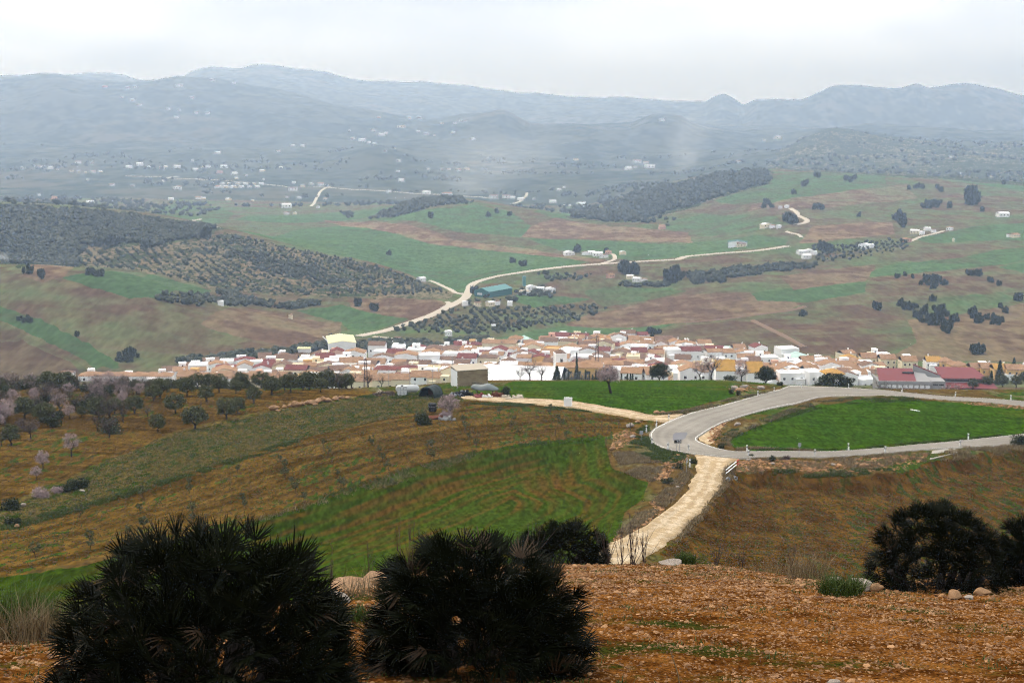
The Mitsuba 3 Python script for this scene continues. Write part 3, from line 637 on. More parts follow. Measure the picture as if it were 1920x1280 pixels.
FRONDS = [proto(*(lambda m: (m[0], 'palm_leaf', False, m[1]))(frond_mesh(s, 22 + s % 4, 0.34 + 0.03 * (s % 3), 125 + 20 * (s % 3), 0.10 + 0.10 * (s % 3)))) for s in range(6)]
DEAD = [proto(*(lambda m: (m[0], 'dead_leaf', False, m[1]))(frond_mesh(40 + s, 13, 0.30, 150, 0.7))) for s in range(3)]
def basis(d, roll):
    d = d / np.linalg.norm(d)
    a = np.cross(d, [0.13, 0.2, 1.0]); a /= np.linalg.norm(a)
    b = np.cross(d, a)
    return np.stack([a * math.cos(roll) + b * math.sin(roll), -a * math.sin(roll) + b * math.cos(roll), d], 1)
def sup(d): return d / float((np.abs(d) ** 2.7).sum() ** (1 / 2.7))
def palm(label, x, y, rx, ry, h, n, seed, dead=0.08, group='dwarf palms in the foreground'):
    r = np.random.default_rng(seed)
    z0 = gz(x, y) - 0.05
    t = thing('dwarf_palm', label, 'palm', group)
    segs = []
    for _ in range(9):
        a, q = r.uniform(0, 6.28), r.uniform(0.05, 0.5)
        b = np.array([x + math.cos(a) * rx * q, y + math.sin(a) * ry * q, z0 - 0.25])
        segs.append((b, b + np.array([math.cos(a) * rx * 0.3, math.sin(a) * ry * 0.3, h * r.uniform(0.4, 0.6)]), 0.09, 0.06))
    put(t, 'stem', tubes(segs, 6), 'bark', smooth=40)
    k = 0
    while k < n:
        u = r.uniform(-0.28, 1)
        a = r.uniform(0, 6.28)
        if math.sin(a) > 0.55 and r.random() < 0.5: continue          # the far side needs fewer
        e = math.sqrt(max(0, 1 - u * u))
        d = np.array([math.cos(a) * e, math.sin(a) * e, u])
        lump = 0.90 + 0.18 * float(vfbm(d * 2.1 + seed, 2, seed))
        shell = r.choice([1.0, 0.74, 0.5], p=[0.70, 0.22, 0.08])
        s = r.uniform(0.60, 0.80)
        L = 0.54 * s
        p = np.array([x, y, z0 + 0.08]) + sup(d) * np.array([max(rx - L, .15), max(ry - L, .15), max(h - L, .12)]) * lump * shell
        m = np.eye(4)
        dd = d * np.array([1, 1, 0.75]) + r.normal(0, 0.16, 3) + np.array([0, 0, 0.16 if u > 0.3 else 0.04])
        m[:3, :3] = basis(dd, r.uniform(-0.9, 0.9) + math.pi * (r.random() < 0.5)) * s
        m[:3, 3] = p
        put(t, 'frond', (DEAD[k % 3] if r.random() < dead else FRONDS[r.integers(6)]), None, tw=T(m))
        k += 1
    inner = []
    for _ in range(760 if y < 16 else 380):                                  # the older leaves packed inside
        d = r.normal(size=3); d[2] = abs(d[2]) - 0.32; d /= np.linalg.norm(d)
        v, f = FM[r.integers(6)]
        R = basis(d + r.normal(0, 0.25, 3), r.uniform(0, 6.28))
        inner.append((v @ R.T * 0.54 + np.array([x, y, z0 + 0.05]) + sup(d) * np.array([rx, ry, h]) * r.uniform(0.35, 0.88), f))
    m = join(*inner)
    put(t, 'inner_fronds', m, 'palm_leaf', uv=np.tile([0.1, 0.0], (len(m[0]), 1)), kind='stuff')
    return t
def palm_at(label, px0, px1, py0, y, n, seed, dead=0.06, **kw):
    """a palm that spans the photo's columns px0..px1 and reaches up to row py0 at distance y"""
    c = on((px0 + px1) / 2, y)
    w = (px1 - px0) / FPX * y * (cP * cP + 0) ** 0.5 / cP
    ztop = CZ + y * float(pix(0, py0)[1])
    return palm(label, c[0], y, w / 2, w / 2 * 0.95, ztop - c[2] - 0.10, n, seed, dead, **kw)
palm_at('largest dwarf palm, black green dome at the bottom left', 68, 668, 972, 10.6, 295, 1)
palm_at('dwarf palm beside the largest one, with pale drooping fan leaves', 664, 1120, 992, 12.3, 285, 2, 0.14)
palm_at('small dwarf palm half hidden behind the soil edge near the track', 965, 1152, 972, 31.5, 190, 3, 0.03)
palm_at('round black dwarf palm above white rocks at the right', 1640, 1908, 938, 23.5, 290, 4, 0.03)
palm_at('dwarf palm cut by the right picture edge', 1880, 2030, 958, 24.5, 170, 5, 0.03)

# ------------------------------------------------------------------ stones, weeds and grass of the foreground
r = np.random.default_rng(5)
n = 60000
y = np.sqrt(r.uniform(9.5 ** 2, 37 ** 2, n)); x = r.uniform(-0.43, 0.43, n) * y
crest_y = PchipInterpolator(CREST[0], CREST[1])(np.clip(x / (y + WOFF), CREST[0][0], CREST[0][-1]))
keep = (y < crest_y * 1.03) & (vfbm(np.stack([x / 1.5, y / 0.9, 0 * x], 1), 3, 77) + r.uniform(-.25, .25, n) > 0.40)
x, y = x[keep], y[keep]
size = np.clip(0.011 * (1 - r.random(len(x))) ** -0.36, 0, 0.045) * np.where(y > 20, 1.25, 1)
c = np.stack([x, y, sample(ZB, x, y) + CZ + size * 0.12], 1)
big = size > 0.03
s1, u1 = lumps(c[~big], size[~big], r, OCT, 0.6, 0.3)
s2, u2 = lumps(c[big], size[big], r, ICO, 0.6, 0.25)
n = 90000
y = np.sqrt(r.uniform(9.5 ** 2, 37 ** 2, n)); x = r.uniform(-0.43, 0.43, n) * y
crest_y = PchipInterpolator(CREST[0], CREST[1])(np.clip(x / (y + WOFF), CREST[0][0], CREST[0][-1]))
keep = (y < crest_y * 1.03) & (vfbm(np.stack([x / 1.2, y / 0.8, 0 * x], 1), 3, 78) + r.uniform(-.3, .3, n) > 0.46)
x, y = x[keep], y[keep]
size = r.uniform(0.010, 0.024, len(x)) * (0.7 + y / 30)
TET = (np.array([[1, 0, -.4], [-.6, .9, -.4], [-.6, -.9, -.4], [0, 0, .9]]), np.array([[0, 1, 3], [1, 2, 3], [2, 0, 3]]))
s3, u3 = lumps(np.stack([x, y, sample(ZB, x, y) + CZ + size * 0.2], 1), size, r, TET, 0.8, 0.4)
put(thing('field_stones'), None, join(s1, s2, s3), 'stone', uv=np.vstack([u1, u2, u3]), kind='stuff')
labels['field_stones'].update(label='loose pale stones and clods strewn over the reddish soil', category='stones')
def blades(c, h, lean, per, w, r, spreadr=0.05):
    """grass: per thin triangles at each centre"""
    n = len(c) * per
    b = np.repeat(c, per, 0) + np.c_[r.normal(0, spreadr, (n, 2)), np.zeros(n)]
    hh = np.repeat(np.broadcast_to(h, len(c)), per) * r.uniform(0.5, 1.15, n)
    a = r.uniform(0, 6.28, n)
    ln = np.abs(r.normal(0, lean, n)) * hh
    tip = b + np.stack([np.cos(a) * ln, np.sin(a) * ln, hh], 1)
    mid = b + np.stack([np.cos(a) * ln * 0.35, np.sin(a) * ln * 0.35, hh * 0.55], 1)
    q = r.uniform(0, 6.28, n)
    s = np.stack([np.cos(q), np.sin(q), 0 * q], 1) * np.broadcast_to(w, n)[:, None] / 2
    v = np.stack([b - s, b + s, mid + s * 0.8, mid - s * 0.8, tip], 1).reshape(-1, 3)
    k = np.arange(n)[:, None] * 5
    f = np.vstack([k + [[0, 1, 2]], k + [[0, 2, 3]], k + [[3, 2, 4]]])
    return (v, f), np.stack([np.repeat(r.random(n), 5), np.zeros(5 * n)], 1)
n = 9000
y = np.sqrt(r.uniform(9.5 ** 2, 32 ** 2, n)); x = r.uniform(-0.43, 0.43, n) * y
crest_y = PchipInterpolator(CREST[0], CREST[1])(np.clip(x / (y + WOFF), CREST[0][0], CREST[0][-1]))
keep = (y < crest_y) & (vfbm(np.stack([x / 1.9, y / 1.1, 0 * x], 1), 3, 21) + r.uniform(-.06, .06, n) > 0.56)
c = np.stack([x[keep], y[keep], sample(ZB, x[keep], y[keep]) + CZ - 0.01], 1)
m, u = blades(c, 0.05, 0.9, 6, 0.011, r, 0.04)
put(thing('low_weeds'), None, m, 'green_blade', uv=u, kind='stuff')
labels['low_weeds'].update(label='low green weeds sprouting between the stones', category='weeds')

def tuft(name, label, px, py, dist, h, rad, nb, mat_, lean=0.35, w=0.012, seed=0, cat='grass tuft', group=None, ry=None):
    q = np.random.default_rng(900 + seed)
    b = on(px, dist)
    a, e = q.uniform(0, 6.28, nb), rad * np.sqrt(q.random(nb))
    x, y = b[0] + np.cos(a) * e, b[1] + np.sin(a) * e * (ry or 1)
    m, u = blades(np.stack([x, y, sample(ZB, x, y) + CZ - 0.02], 1), h, lean, 1, w, q, 0.01)
    return put(thing(name, label, cat, group), None, m, mat_, uv=u)
tuft('grass_clump', 'tall green and straw grass clump at the left edge of the picture', 6, 0, 15.8, 0.66, 0.50, 900, 'green_blade', 0.55, 0.012, 1)
tuft('grass_clump', 'dry straw grass clump in front of the green one at the left edge', 30, 0, 15.2, 0.50, 0.42, 420, 'dry_blade', 0.6, 0.009, 2)
tuft('grass_clump', 'brown dry grass between the left edge clumps and the largest palm', 95, 0, 16.2, 0.42, 0.7, 560, 'dry_blade', 0.7, 0.009, 3)
tuft('grass_clump', 'dry pale grass clump on the soil edge left of the right palm', 1530, 0, 27.0, 0.62, 0.45, 260, 'dry_blade', 0.5, 0.010, 4)
tuft('grass_clump', 'thin dry grass on the soil edge, second clump left of the right palm', 1470, 0, 28.0, 0.42, 0.5, 140, 'dry_blade', 0.5, 0.009, 5)
tuft('green_bush', 'low dark green bush at the foot of the white rock', 1592, 0, 21.6, 0.34, 0.34, 900, 'green_blade', 0.7, 0.012, 6, 'bush')
tuft('green_bush', 'small green tuft on the soil edge right of the flat rock', 1294, 0, 30.6, 0.30, 0.22, 500, 'green_blade', 0.6, 0.014, 7, 'bush')
tuft('grass_clump', 'little grass tuft with pale blades between the two big palms', 668, 0, 16.0, 0.22, 0.18, 160, 'green_blade', 0.7, 0.014, 8)
tuft('dead_branch', 'dry brown weeds on the stones between the two big palms', 690, 0, 19.0, 0.40, 0.45, 160, 'dry_blade', 0.6, 0.010, 9, 'weeds')

ROCKS = [proto(rock_mesh(s), 'rock', 50, None) for s in range(4)]
OROCKS = [proto(rock_mesh(20 + s), 'ochre_rock', 50, None) for s in range(4)]
def rock(label, px, y, w, flat=0.8, kind='rock', seed=0, sink=0.25, group=None, name='rock', dep=0.9):
    p = on(px, y)
    src = (ROCKS if kind == 'rock' else OROCKS)[seed % 4]
    return put(thing(name, label, 'rock', group), None, src, None, tw=TM(p + [0, 0, w * flat * (0.5 - sink)], seed * 67.0, (w / 2, w / 2 * dep, w / 2 * flat)))
rock('pale slanted rock above the green bush at the right palm', 1622, 22.0, 0.58, 0.62, 'rock', 1)
rock('small light rock standing just above the slanted pale rock', 1641, 22.7, 0.26, 1.0, 'rock', 2)
rock('orange rock at the left foot of the right palm', 1658, 22.0, 0.30, 0.9, 'ochre_rock', 0)
rock('round orange rock under the middle of the right palm', 1812, 21.6, 0.30, 0.8, 'ochre_rock', 1)
rock('pale pebble sized rock under the right palm', 1838, 21.4, 0.18, 0.8, 'rock', 0)
rock('orange rock beside the pale one under the right palm', 1862, 21.9, 0.34, 0.6, 'ochre_rock', 3)
rock('pale rock at the right picture edge under the palms', 1903, 24.5, 0.22, 1.0, 'rock', 3)
rock('flat pale rock on the soil edge beside the track end', 1262, 30.2, 0.62, 0.42, 'rock', 0)
rock('broad flat tan rock on the soil edge between the two big palms', 655, 21.0, 0.85, 0.26, 'ochre_rock', 2)
rock('grey white rock at the right shoulder of the largest palm', 622, 18.0, 0.42, 0.7, 'rock', 2)
rock('tan rock slab lying behind the flat tan one between the palms', 700, 23.0, 0.7, 0.26, 'ochre_rock', 1)
rock('light flat stone on the bottom edge right of the middle palm', 1585, 11.6, 0.13, 0.5, 'rock', 3)
rock('flat pale stone on the soil below the dry grass clump', 1578, 26.3, 0.34, 0.35, 'rock', 1)

def dry_shrub(label, px, y, h, seed, nb=26, group='leafless thin shrubs along the soil edge', spread=0.35):
    q = np.random.default_rng(seed)
    b = on(px, y) - [0, 0, 0.03]
    segs = []
    for _ in range(nb):
        a, l = q.uniform(0, 6.28), abs(q.normal(0, spread))
        p0 = b + np.array([q.normal(0, 0.03), q.normal(0, 0.03), 0])
        if len(segs) > 3 and q.random() < 0.65:
            s = segs[q.integers(len(segs))]
            p0 = s[0] + (s[1] - s[0]) * q.uniform(0.3, 0.9)
        top = h * q.uniform(0.5, 1.05) - (p0[2] - b[2]) * 0.6
        p1 = p0 + np.array([math.cos(a) * l * top, math.sin(a) * l * top, max(top, 0.12)])
        segs.append((p0, p1, 0.006 * (0.6 + h), 0.0015))
    put(thing('bare_shrub', label, 'shrub', group), None, tubes(segs, 3), 'twig')
for k, (px, y, h, lab) in enumerate([(612, 24, 0.85, 'leafless shrub against the crop field right of the largest palm'), (690, 25, 0.62, 'leafless shrub just left of the middle palm'),
        (765, 27, 0.95, 'leafless shrub rising behind the middle palm'), (1000, 30, 0.75, 'thin bare shrub at the left of the half hidden palm'),
        (1142, 31, 0.9, 'thin bare shrub at the right of the half hidden palm'), (1168, 30.8, 0.75, 'bare shrub before the end of the gravel track'),
        (1190, 30.5, 1.05, 'tallest bare shrub before the gravel track'), (1212, 31, 0.7, 'slender bare shrub on the right of the tallest one'),
        (1350, 30.5, 0.55, 'faint bare shrub on the soil edge right of the flat rock'), (1400, 30, 0.5, 'faint bare shrub before the ploughed field'), (1500, 28.5, 0.6, 'bare shrub left of the dry grass clump')]):
    dry_shrub(lab, px, y, h, 60 + k)
b = on(1296, 10.8)
put(thing('dry_stalk', 'single pale dry stalk leaning at the bottom edge', 'stalk'), None, tubes([(b - [0, 0, .1], b + [-0.06, 0, 0.22], 0.006, 0.005), (b + [-0.06, 0, 0.22], b + [-0.13, 0.02, 0.43], 0.005, 0.003)], 5), 'dry_blade')
# ------------------------------------------------------------------ trees near the road and in the grove
def tree_mesh(seed, h, rad, trunk_h, nlobe=14, nleaf=1100, leaf=0.20, lean=0.0, tr=0.14, flat=0.75, twigs=0, lobe_r=0.36, low=0.25):
    """(wood, crown, crown's uv, twig): trunk with limbs out to lobes of small leaves"""
    r = np.random.default_rng(seed)
    top = np.array([lean * trunk_h, r.normal(0, 0.05), trunk_h])
    mid = top * 0.5 + [r.normal(0, 0.06), r.normal(0, 0.06), 0]
    segs = [((0, 0, -0.3), mid, tr * 1.25, tr), (mid, top, tr, tr * 0.85)]
    lobes = []
    cz, hz = trunk_h + (h - trunk_h) * 0.50, (h - trunk_h) * 0.5
    for k in range(nlobe):
        a = 2.4 * k + r.normal(0, 0.3)
        u = 1 - 2 * (k + 0.5) / nlobe
        u = low + u if u < -0.6 else u
        e = math.sqrt(max(0.05, 1 - u * u)) * r.uniform(0.55, 1.0)
        lobes.append(np.array([top[0] * 1.2 + math.cos(a) * e * rad * 0.78, math.sin(a) * e * rad * 0.78, cz + u * hz * 0.80]))
    tips = []
    forks = [top + np.array([math.cos(a) * rad * 0.3, math.sin(a) * rad * 0.3, (h - trunk_h) * r.uniform(0.15, 0.3)]) for a in r.uniform(0, 6.28, 4)]
    for f_ in forks: segs.append((top, f_, tr * 0.75, tr * 0.5))
    for L in lobes:
        f_ = min(forks, key=lambda q: np.linalg.norm(q - L))
        m = (f_ + L) / 2 + r.normal(0, rad * 0.09, 3)
        segs += [(f_, m, tr * 0.42, tr * 0.28), (m, L, tr * 0.28, tr * 0.10)]
        for _ in range(twigs):
            d = r.normal(size=3); d[2] = abs(d[2]) * 0.7 + 0.1
            s = m if r.random() < 0.35 else L
            e = s + d * rad * lobe_r * 0.75
            tips.append((s, e, tr * 0.12, tr * 0.03))
            for _ in range(2):
                q = s + (e - s) * r.uniform(0.3, 0.9)
                tips.append((q, q + r.normal(size=3) * rad * lobe_r * 0.35, tr * 0.07, tr * 0.02))
    crown = None
    if nleaf:
        L = np.array(lobes)[r.integers(nlobe, size=nleaf)]
        d = r.normal(size=(nleaf, 3)); d /= np.linalg.norm(d, axis=1, keepdims=True)
        d *= (r.random((nleaf, 1)) ** 0.45) * rad * lobe_r
        d[:, 2] *= flat
        c = L + d
        keep = vfbm(c / (rad * 0.35) + seed, 2, seed) > 0.36
        crown = leaves(c[keep], leaf, r)
    return tubes(segs, 6), crown, (tubes(tips, 3) if tips else None)
class Tree:
    """prototypes of a kind of tree: shared meshes, a copy per tree"""
    def __init__(self, key, specs, leafm, woodm='bark', twigm='twig'):
        self.key, self.items = key, []
        for sp in specs:
            w, c, t = tree_mesh(**sp)
            self.items.append((proto(w, woodm, 40), proto(c[0], leafm, False, c[1]) if c else None, proto(t, twigm) if t else None, sp['h']))
    def plant(self, label, p, height, rz, i=0, group=None, cat='tree', wide=1.0):
        w, c, t, h = self.items[i % len(self.items)]
        s = height / h
        m = TM(p, rz, (s * wide, s * wide, s))
        k = thing(self.key, label, cat, group)
        put(k, 'trunk', w, None, m)
        if c: put(k, 'crown', c, None, m)
        if t: put(k, 'twigs', t, None, m)
        return k
OLIVE = Tree('olive_tree', [dict(seed=1, h=4.2, rad=2.7, trunk_h=0.75, nlobe=22, nleaf=1800, leaf=0.24, tr=0.17, lobe_r=0.33), dict(seed=2, h=4.0, rad=2.5, trunk_h=0.6, nlobe=19, nleaf=1600, leaf=0.24, tr=0.16, lobe_r=0.34),
                              dict(seed=3, h=4.4, rad=2.6, trunk_h=0.85, nlobe=24, nleaf=1800, leaf=0.23, tr=0.18, lobe_r=0.31)], 'olive_leaf')
ALMOND = Tree('almond_tree', [dict(seed=11, h=4.4, rad=2.1, trunk_h=1.2, nlobe=18, nleaf=900, leaf=0.16, tr=0.13, twigs=4), dict(seed=12, h=4.0, rad=1.9, trunk_h=1.0, nlobe=16, nleaf=1100, leaf=0.16, tr=0.12, twigs=3),
                                dict(seed=13, h=4.2, rad=2.2, trunk_h=1.1, nlobe=18, nleaf=420, leaf=0.15, tr=0.13, twigs=6)], 'blossom')
BARE = Tree('bare_tree', [dict(seed=21, h=4.0, rad=2.0, trunk_h=1.0, nlobe=18, nleaf=0, tr=0.13, twigs=10), dict(seed=22, h=3.6, rad=1.7, trunk_h=0.9, nlobe=15, nleaf=0, tr=0.12, twigs=9)], 'blossom')
ROUND = Tree('evergreen_tree', [dict(seed=31, h=4.5, rad=3.0, trunk_h=0.6, nlobe=34, nleaf=4200, leaf=0.24, tr=0.2, lobe_r=0.34, low=0.5), dict(seed=32, h=4.5, rad=2.8, trunk_h=0.6, nlobe=30, nleaf=3600, leaf=0.24, tr=0.2, lobe_r=0.34, low=0.5)], 'dark_leaf')

# the left grove: (column, distance, height, kind); rows run back from the stubble field's upper edge
GROVE = [(72, 178, 2.6, 'A1'), (127, 188, 3.5, 'A0'), (58, 170, 1.7, 'A1'), (200, 206, 3.8, 'B0'), (178, 214, 3.2, 'B1'), (228, 222, 3.6, 'B1'), (52, 205, 3.0, 'B0'), (292, 213, 3.0, 'O1'), (362, 215, 3.9, 'O2'), (327, 232, 4.3, 'O0'),
         (422, 226, 4.5, 'O0'), (444, 232, 3.6, 'O1'), (250, 232, 4.0, 'O1'), (180, 250, 5.6, 'A2'), (205, 262, 5.2, 'A0'), (25, 232, 4.6, 'A2'), (5, 224, 4.0, 'A0'), (110, 232, 4.4, 'A2'), (80, 245, 4.0, 'B0'), (140, 236, 4.2, 'B1'), (150, 228, 2.2, 'O1'),
         (385, 246, 3.6, 'O2'), (475, 244, 3.8, 'O1'), (510, 258, 4.4, 'O2'), (545, 262, 4.6, 'O0'), (580, 268, 4.6, 'O1'), (615, 272, 4.8, 'O0'), (640, 276, 5.2, 'B0'), (660, 282, 4.4, 'B1'), (690, 286, 4.4, 'B0'), (715, 292, 3.4, 'B1'),
         (520, 276, 4.2, 'B1'), (600, 288, 4.4, 'O2'), (565, 290, 4.0, 'O1'), (630, 296, 4.6, 'O2'), (350, 256, 4.4, 'O1'), (300, 252, 4.6, 'O2'), (410, 262, 4.4, 'O0'), (450, 268, 4.4, 'O2'), (490, 276, 4.2, 'O0'), (270, 262, 4.2, 'B0'), (60, 262, 4.2, 'O1'), (30, 270, 4.0, 'B1')]
gr = np.random.default_rng(77)
for px, d, h, c in [(gr.uniform(-25, 300), gr.uniform(196, 262), gr.uniform(2.2, 3.8), gr.choice(['A2', 'A0', 'O2', 'B0', 'B1', 'A1', 'B0'])) for _ in range(44)] + [(gr.uniform(-20, 250), gr.uniform(222, 300), gr.uniform(2.6, 4.8), gr.choice(['B0', 'B1', 'A2', 'O1', 'O2', 'B0', 'A2'])) for _ in range(46)] + [(gr.uniform(250, 660), gr.uniform(258, 300), gr.uniform(2.9, 4.0), gr.choice(['O0', 'O1', 'O2', 'B1'])) for _ in range(26)]:
    if (d > 262 or px < 250 or d > 228) and not (d < 222 and px > 170): GROVE.append((px, d, h, c))
for row, d in enumerate(np.r_[np.linspace(285, 430, 12)]):
    for px in np.arange(-40 + (row % 2) * 22, 640 - row * 8, 6.3 * 2637 / 330 / 1.12):
        px2 = px + gr.uniform(-9, 9)
        if px2 > 560 and d < 300: continue
        GROVE.append((px2, d + gr.uniform(-4, 4), gr.uniform(2.5, 3.7), gr.choice(['O0', 'O1', 'O2', 'O0', 'O1', 'O2', 'O0', 'A2', 'B0'])))
KIND = {'O': (OLIVE, 'olive tree', 'grey green'), 'A': (ALMOND, 'almond tree', 'pink flowering'), 'B': (BARE, 'bare tree', 'leafless brown')}
ORD = ['first', 'second', 'third', 'fourth', 'fifth', 'sixth', 'seventh', 'eighth', 'ninth', 'tenth', 'eleventh', 'twelfth', 'thirteenth', 'fourteenth', 'fifteenth', 'sixteenth', 'seventeenth', 'eighteenth', 'nineteenth', 'twentieth']
def ordinal(i):
    if i < 20: return ORD[i]
    tens = {2: 'twenty', 3: 'thirty', 4: 'forty', 5: 'fifty', 6: 'sixty', 7: 'seventy', 8: 'eighty', 9: 'ninety'}[(i + 1) // 10]
    return (tens[:-1] + 'ieth') if (i + 1) % 10 == 0 else f'{tens} {ORD[i % 10]}'
bands = [(0, 200, 'at the near foot of the grove'), (200, 240, 'in the front row of the grove'), (240, 275, 'behind the front row of the grove'), (275, 318, 'in the middle of the grove'), (318, 372, 'in the back half of the grove'), (372, 415, 'near the back edge of the grove'), (415, 999, 'on the grove skyline')]
groups = {}
for g in GROVE:
    b = next(t for lo, hi, t in bands if lo <= g[1] < hi)
    groups.setdefault((g[3][0], b), []).append(g)
q = 0
for (kd, b), gs in groups.items():
    gs.sort()
    tree, nm, look = KIND[kd]
    for i, (px, d, h, code) in enumerate(gs):
        q += 1
        lab = f'{look} {nm} {b}, {ordinal(i)} from the left' if len(gs) > 1 else f'{look} {nm} {b}'
        tree.plant(lab, on(px, d), h * (0.80 if d > 225 else 0.95), q * 77.0, int(code[1]), 'trees of the left grove', wide=1.0 + 0.12 * math.sin(q * 1.7))
# scrub and stones at the lower left of the grove
def bush(label, px, y, w, h, mat_='dark_leaf', n=900, leaf=0.16, seed=0, group=None, name='shrub', cat='shrub', lobes_n=9):
    q = np.random.default_rng(300 + seed)
    b = on(px, y) if y < 520 else spot(px, y)
    L = np.stack([q.uniform(-.34, .34, lobes_n) * w, q.uniform(-.34, .34, lobes_n) * w, q.uniform(0.15, 0.55, lobes_n) * h], 1)
    d = q.normal(size=(n, 3)); d /= np.linalg.norm(d, axis=1, keepdims=True)
    c = L[q.integers(lobes_n, size=n)] + d * (q.random((n, 1)) ** 0.4) * np.array([w * .24, w * .24, h * .42])
    c[:, 2] = np.abs(c[:, 2])
    m, u = leaves(c + b, leaf, q)
    k = thing(name, label, cat, group)
    put(k, 'foliage', m, mat_, uv=u)
    put(k, 'stem', tubes([(b + [0, 0, -.2], b + l, 0.04, 0.01) for l in L], 4), 'bark')
    return k
bush('black round shrub at the end of the field edge below the grove', 136, 164, 2.3, 1.6, seed=1, n=1300)
bush('dark low shrub left of the black round one', 112, 162, 2.2, 1.2, seed=2)
bush('pale pink flowering shrub below the grove, beside the black shrubs', 66, 158, 2.4, 1.5, 'blossom', 700, 0.13, 3)
bush('small pink flowering shrub between the pale one and the black shrubs', 98, 161, 1.4, 1.1, 'blossom', 350, 0.12, 4)
bush('dark shrub at the left picture edge under the grove', 6, 150, 2.4, 1.6, seed=5)
bush('second dark shrub at the left edge, lower than the first', 10, 140, 1.6, 1.0, seed=6)
bush('low dark scrub under the pink almond trees in the grove', 150, 238, 5.0, 1.8, seed=7, n=1500)
bush('dark green shrub at the left of the low scrub in the grove', 95, 226, 4.0, 1.6, seed=8, n=1200)
bush('dark shrub under the big flowering almond tree', 196, 256, 4.0, 2.2, seed=9, n=1400)
bush('rounded dark green bush beside the rusty spoil heap', 794, 795, 2.7, 2.2, seed=10, n=1600)
bush('grey leafed bush behind the dark one at the spoil heap', 790, 790, 2.2, 2.4, 'olive_leaf', 900, 0.16, 11)
rock('white rock among the pink shrubs below the grove', 29, 152, 0.8, 0.9, 'rock', 1)
rock('pale rock beside the black round shrub', 143, 162, 0.8, 0.6, 'rock', 2)
rock('tan rock at the left edge below the grove', 15, 138, 0.7, 1.0, 'ochre_rock', 1)
rock('small white stone lying on the orange grove soil', 219, 213, 0.7, 0.8, 'rock', 0)
rock('tan boulder under the flowering almond trees', 190, 234, 1.6, 0.6, 'ochre_rock', 3)
for k, (px, w, fl) in enumerate([(512, 2.2, .7), (532, 1.2, .8), (545, 1.6, .6), (553, 2.0, .9), (566, 1.4, .8), (577, 1.8, .6), (584, 1.6, .9), (596, 2.0, .7), (605, 1.4, 1.0), (615, 1.8, .7), (628, 1.6, .8), (640, 1.4, .7), (650, 1.4, .6), (520, 1.0, .5), (590, 1.1, .5)]):
    rock(f'orange boulder in the row along the field top, {ordinal(k) if k < 13 else ("small front one near its left end" if k == 13 else "small front one near its middle")}{" of the row" if k < 13 else ""}', px, float(spot(px, 769 - (px - 512) * 0.155 - (k % 3) * 1.2 + (4 if k > 12 else 0))[1]), w, fl, 'ochre_rock', k, group='orange boulders along the field top', name='boulder')

# trees round the meadow, in front of the town
ALM0 = Tree('almond_tree', [dict(seed=51, h=4.8, rad=2.6, trunk_h=1.9, nlobe=24, nleaf=2300, leaf=0.15, lean=-0.30, tr=0.21, twigs=5, flat=0.8, low=0.75)], 'blossom')
ALM0.plant('lone flowering almond tree with a leaning dark trunk on the green meadow', spot(1146, 737), 5.1, 20, 0)
ALMOND.plant('dense round blossoming almond tree beside the black barrel', spot(842, 783), 3.9, 40, 1, wide=1.12)
bush('low pink blossom spilling at the foot of the round almond tree', 834, 783, 2.6, 1.3, 'blossom', 900, 0.14, 60)
for px, y, h, i, lab in [(993, 335, 5.0, 0, 'bare tree with spreading branches at the meadow edge before the long white hall'), (1015, 340, 4.2, 1, 'smaller bare tree at the right of the spreading bare tree'), (975, 345, 3.6, 1, 'low bare tree left of the spreading bare tree'),
                         (1655, 330, 5.6, 0, 'dark bare tree before the red roofed school, left of a smaller one'), (1690, 325, 4.4, 1, 'small bare tree by the road before the red roofed school'), (1663, 338, 4.2, 1, 'slim bare tree behind the dark bare tree at the school'), (1563, 340, 4.6, 1, 'pruned black bare tree left of the big round evergreen')]:
    BARE.plant(lab, on(px, y), h, px * 3.0, i, 'bare trees behind the road and meadow')
ALMOND.plant('almond tree with sparse pale blossom left of the yellow roofed house', on(1335, 322), 6.0, 30, 2)
ALMOND.plant('leaning almond tree left of the sparse pale one', on(1312, 328), 5.0, 130, 2)
ALMOND.plant('faint pink almond tree before the wall of the yellow roofed house', on(1390, 330), 4.6, 200, 0)
ROUND.plant('round dark evergreen tree at the meadow edge right of the lone almond', on(1236, 338), 4.3, 10, 0)
ROUND.plant('round dark evergreen tree behind the rocks, right of the yellow roofed house', on(1436, 330), 4.3, 100, 1)
ROUND.plant('biggest round dark evergreen tree behind the top of the road', on(1566, 318), 5.3, 200, 0, wide=1.45)
bush('dark small bush at the foot of the biggest evergreen', 1610, 312, 3.0, 1.8, seed=20)
bush('green round bush beside the scrap heap and the path', 946, 741, 2.3, 1.8, seed=21)
bush('dark green hedge bush at the foot of the sparse almond', 1372, 318, 4.2, 1.3, seed=22)
bush('small dark bush by the road post near the rocks', 1462, 285, 1.1, 0.9, seed=23)
bush('reddish thicket behind the road right of the school trees', 1712, 350, 5.0, 2.6, 'twig', 1100, 0.16, 24)
for k, (px, y, w, h) in enumerate([(1738, 352, 5, 3.0), (1755, 360, 4.2, 2.4), (1800, 350, 4.0, 2.6), (1840, 362, 5.0, 2.6), (1868, 372, 5, 3.2)]):
    bush(f'pink flowering thicket behind the far road, {ordinal(k)} from the left', px, y, w, h, 'blossom', 800, 0.16, 30 + k, 'pink thickets behind the far road')
ALMOND.plant('tall almond tree with thin pink blossom behind the far road', on(1785, 338), 6.4, 60, 2)
ALMOND.plant('almond tree with fuller pink blossom right of the tall thin one', on(1812, 346), 5.0, 160, 0)
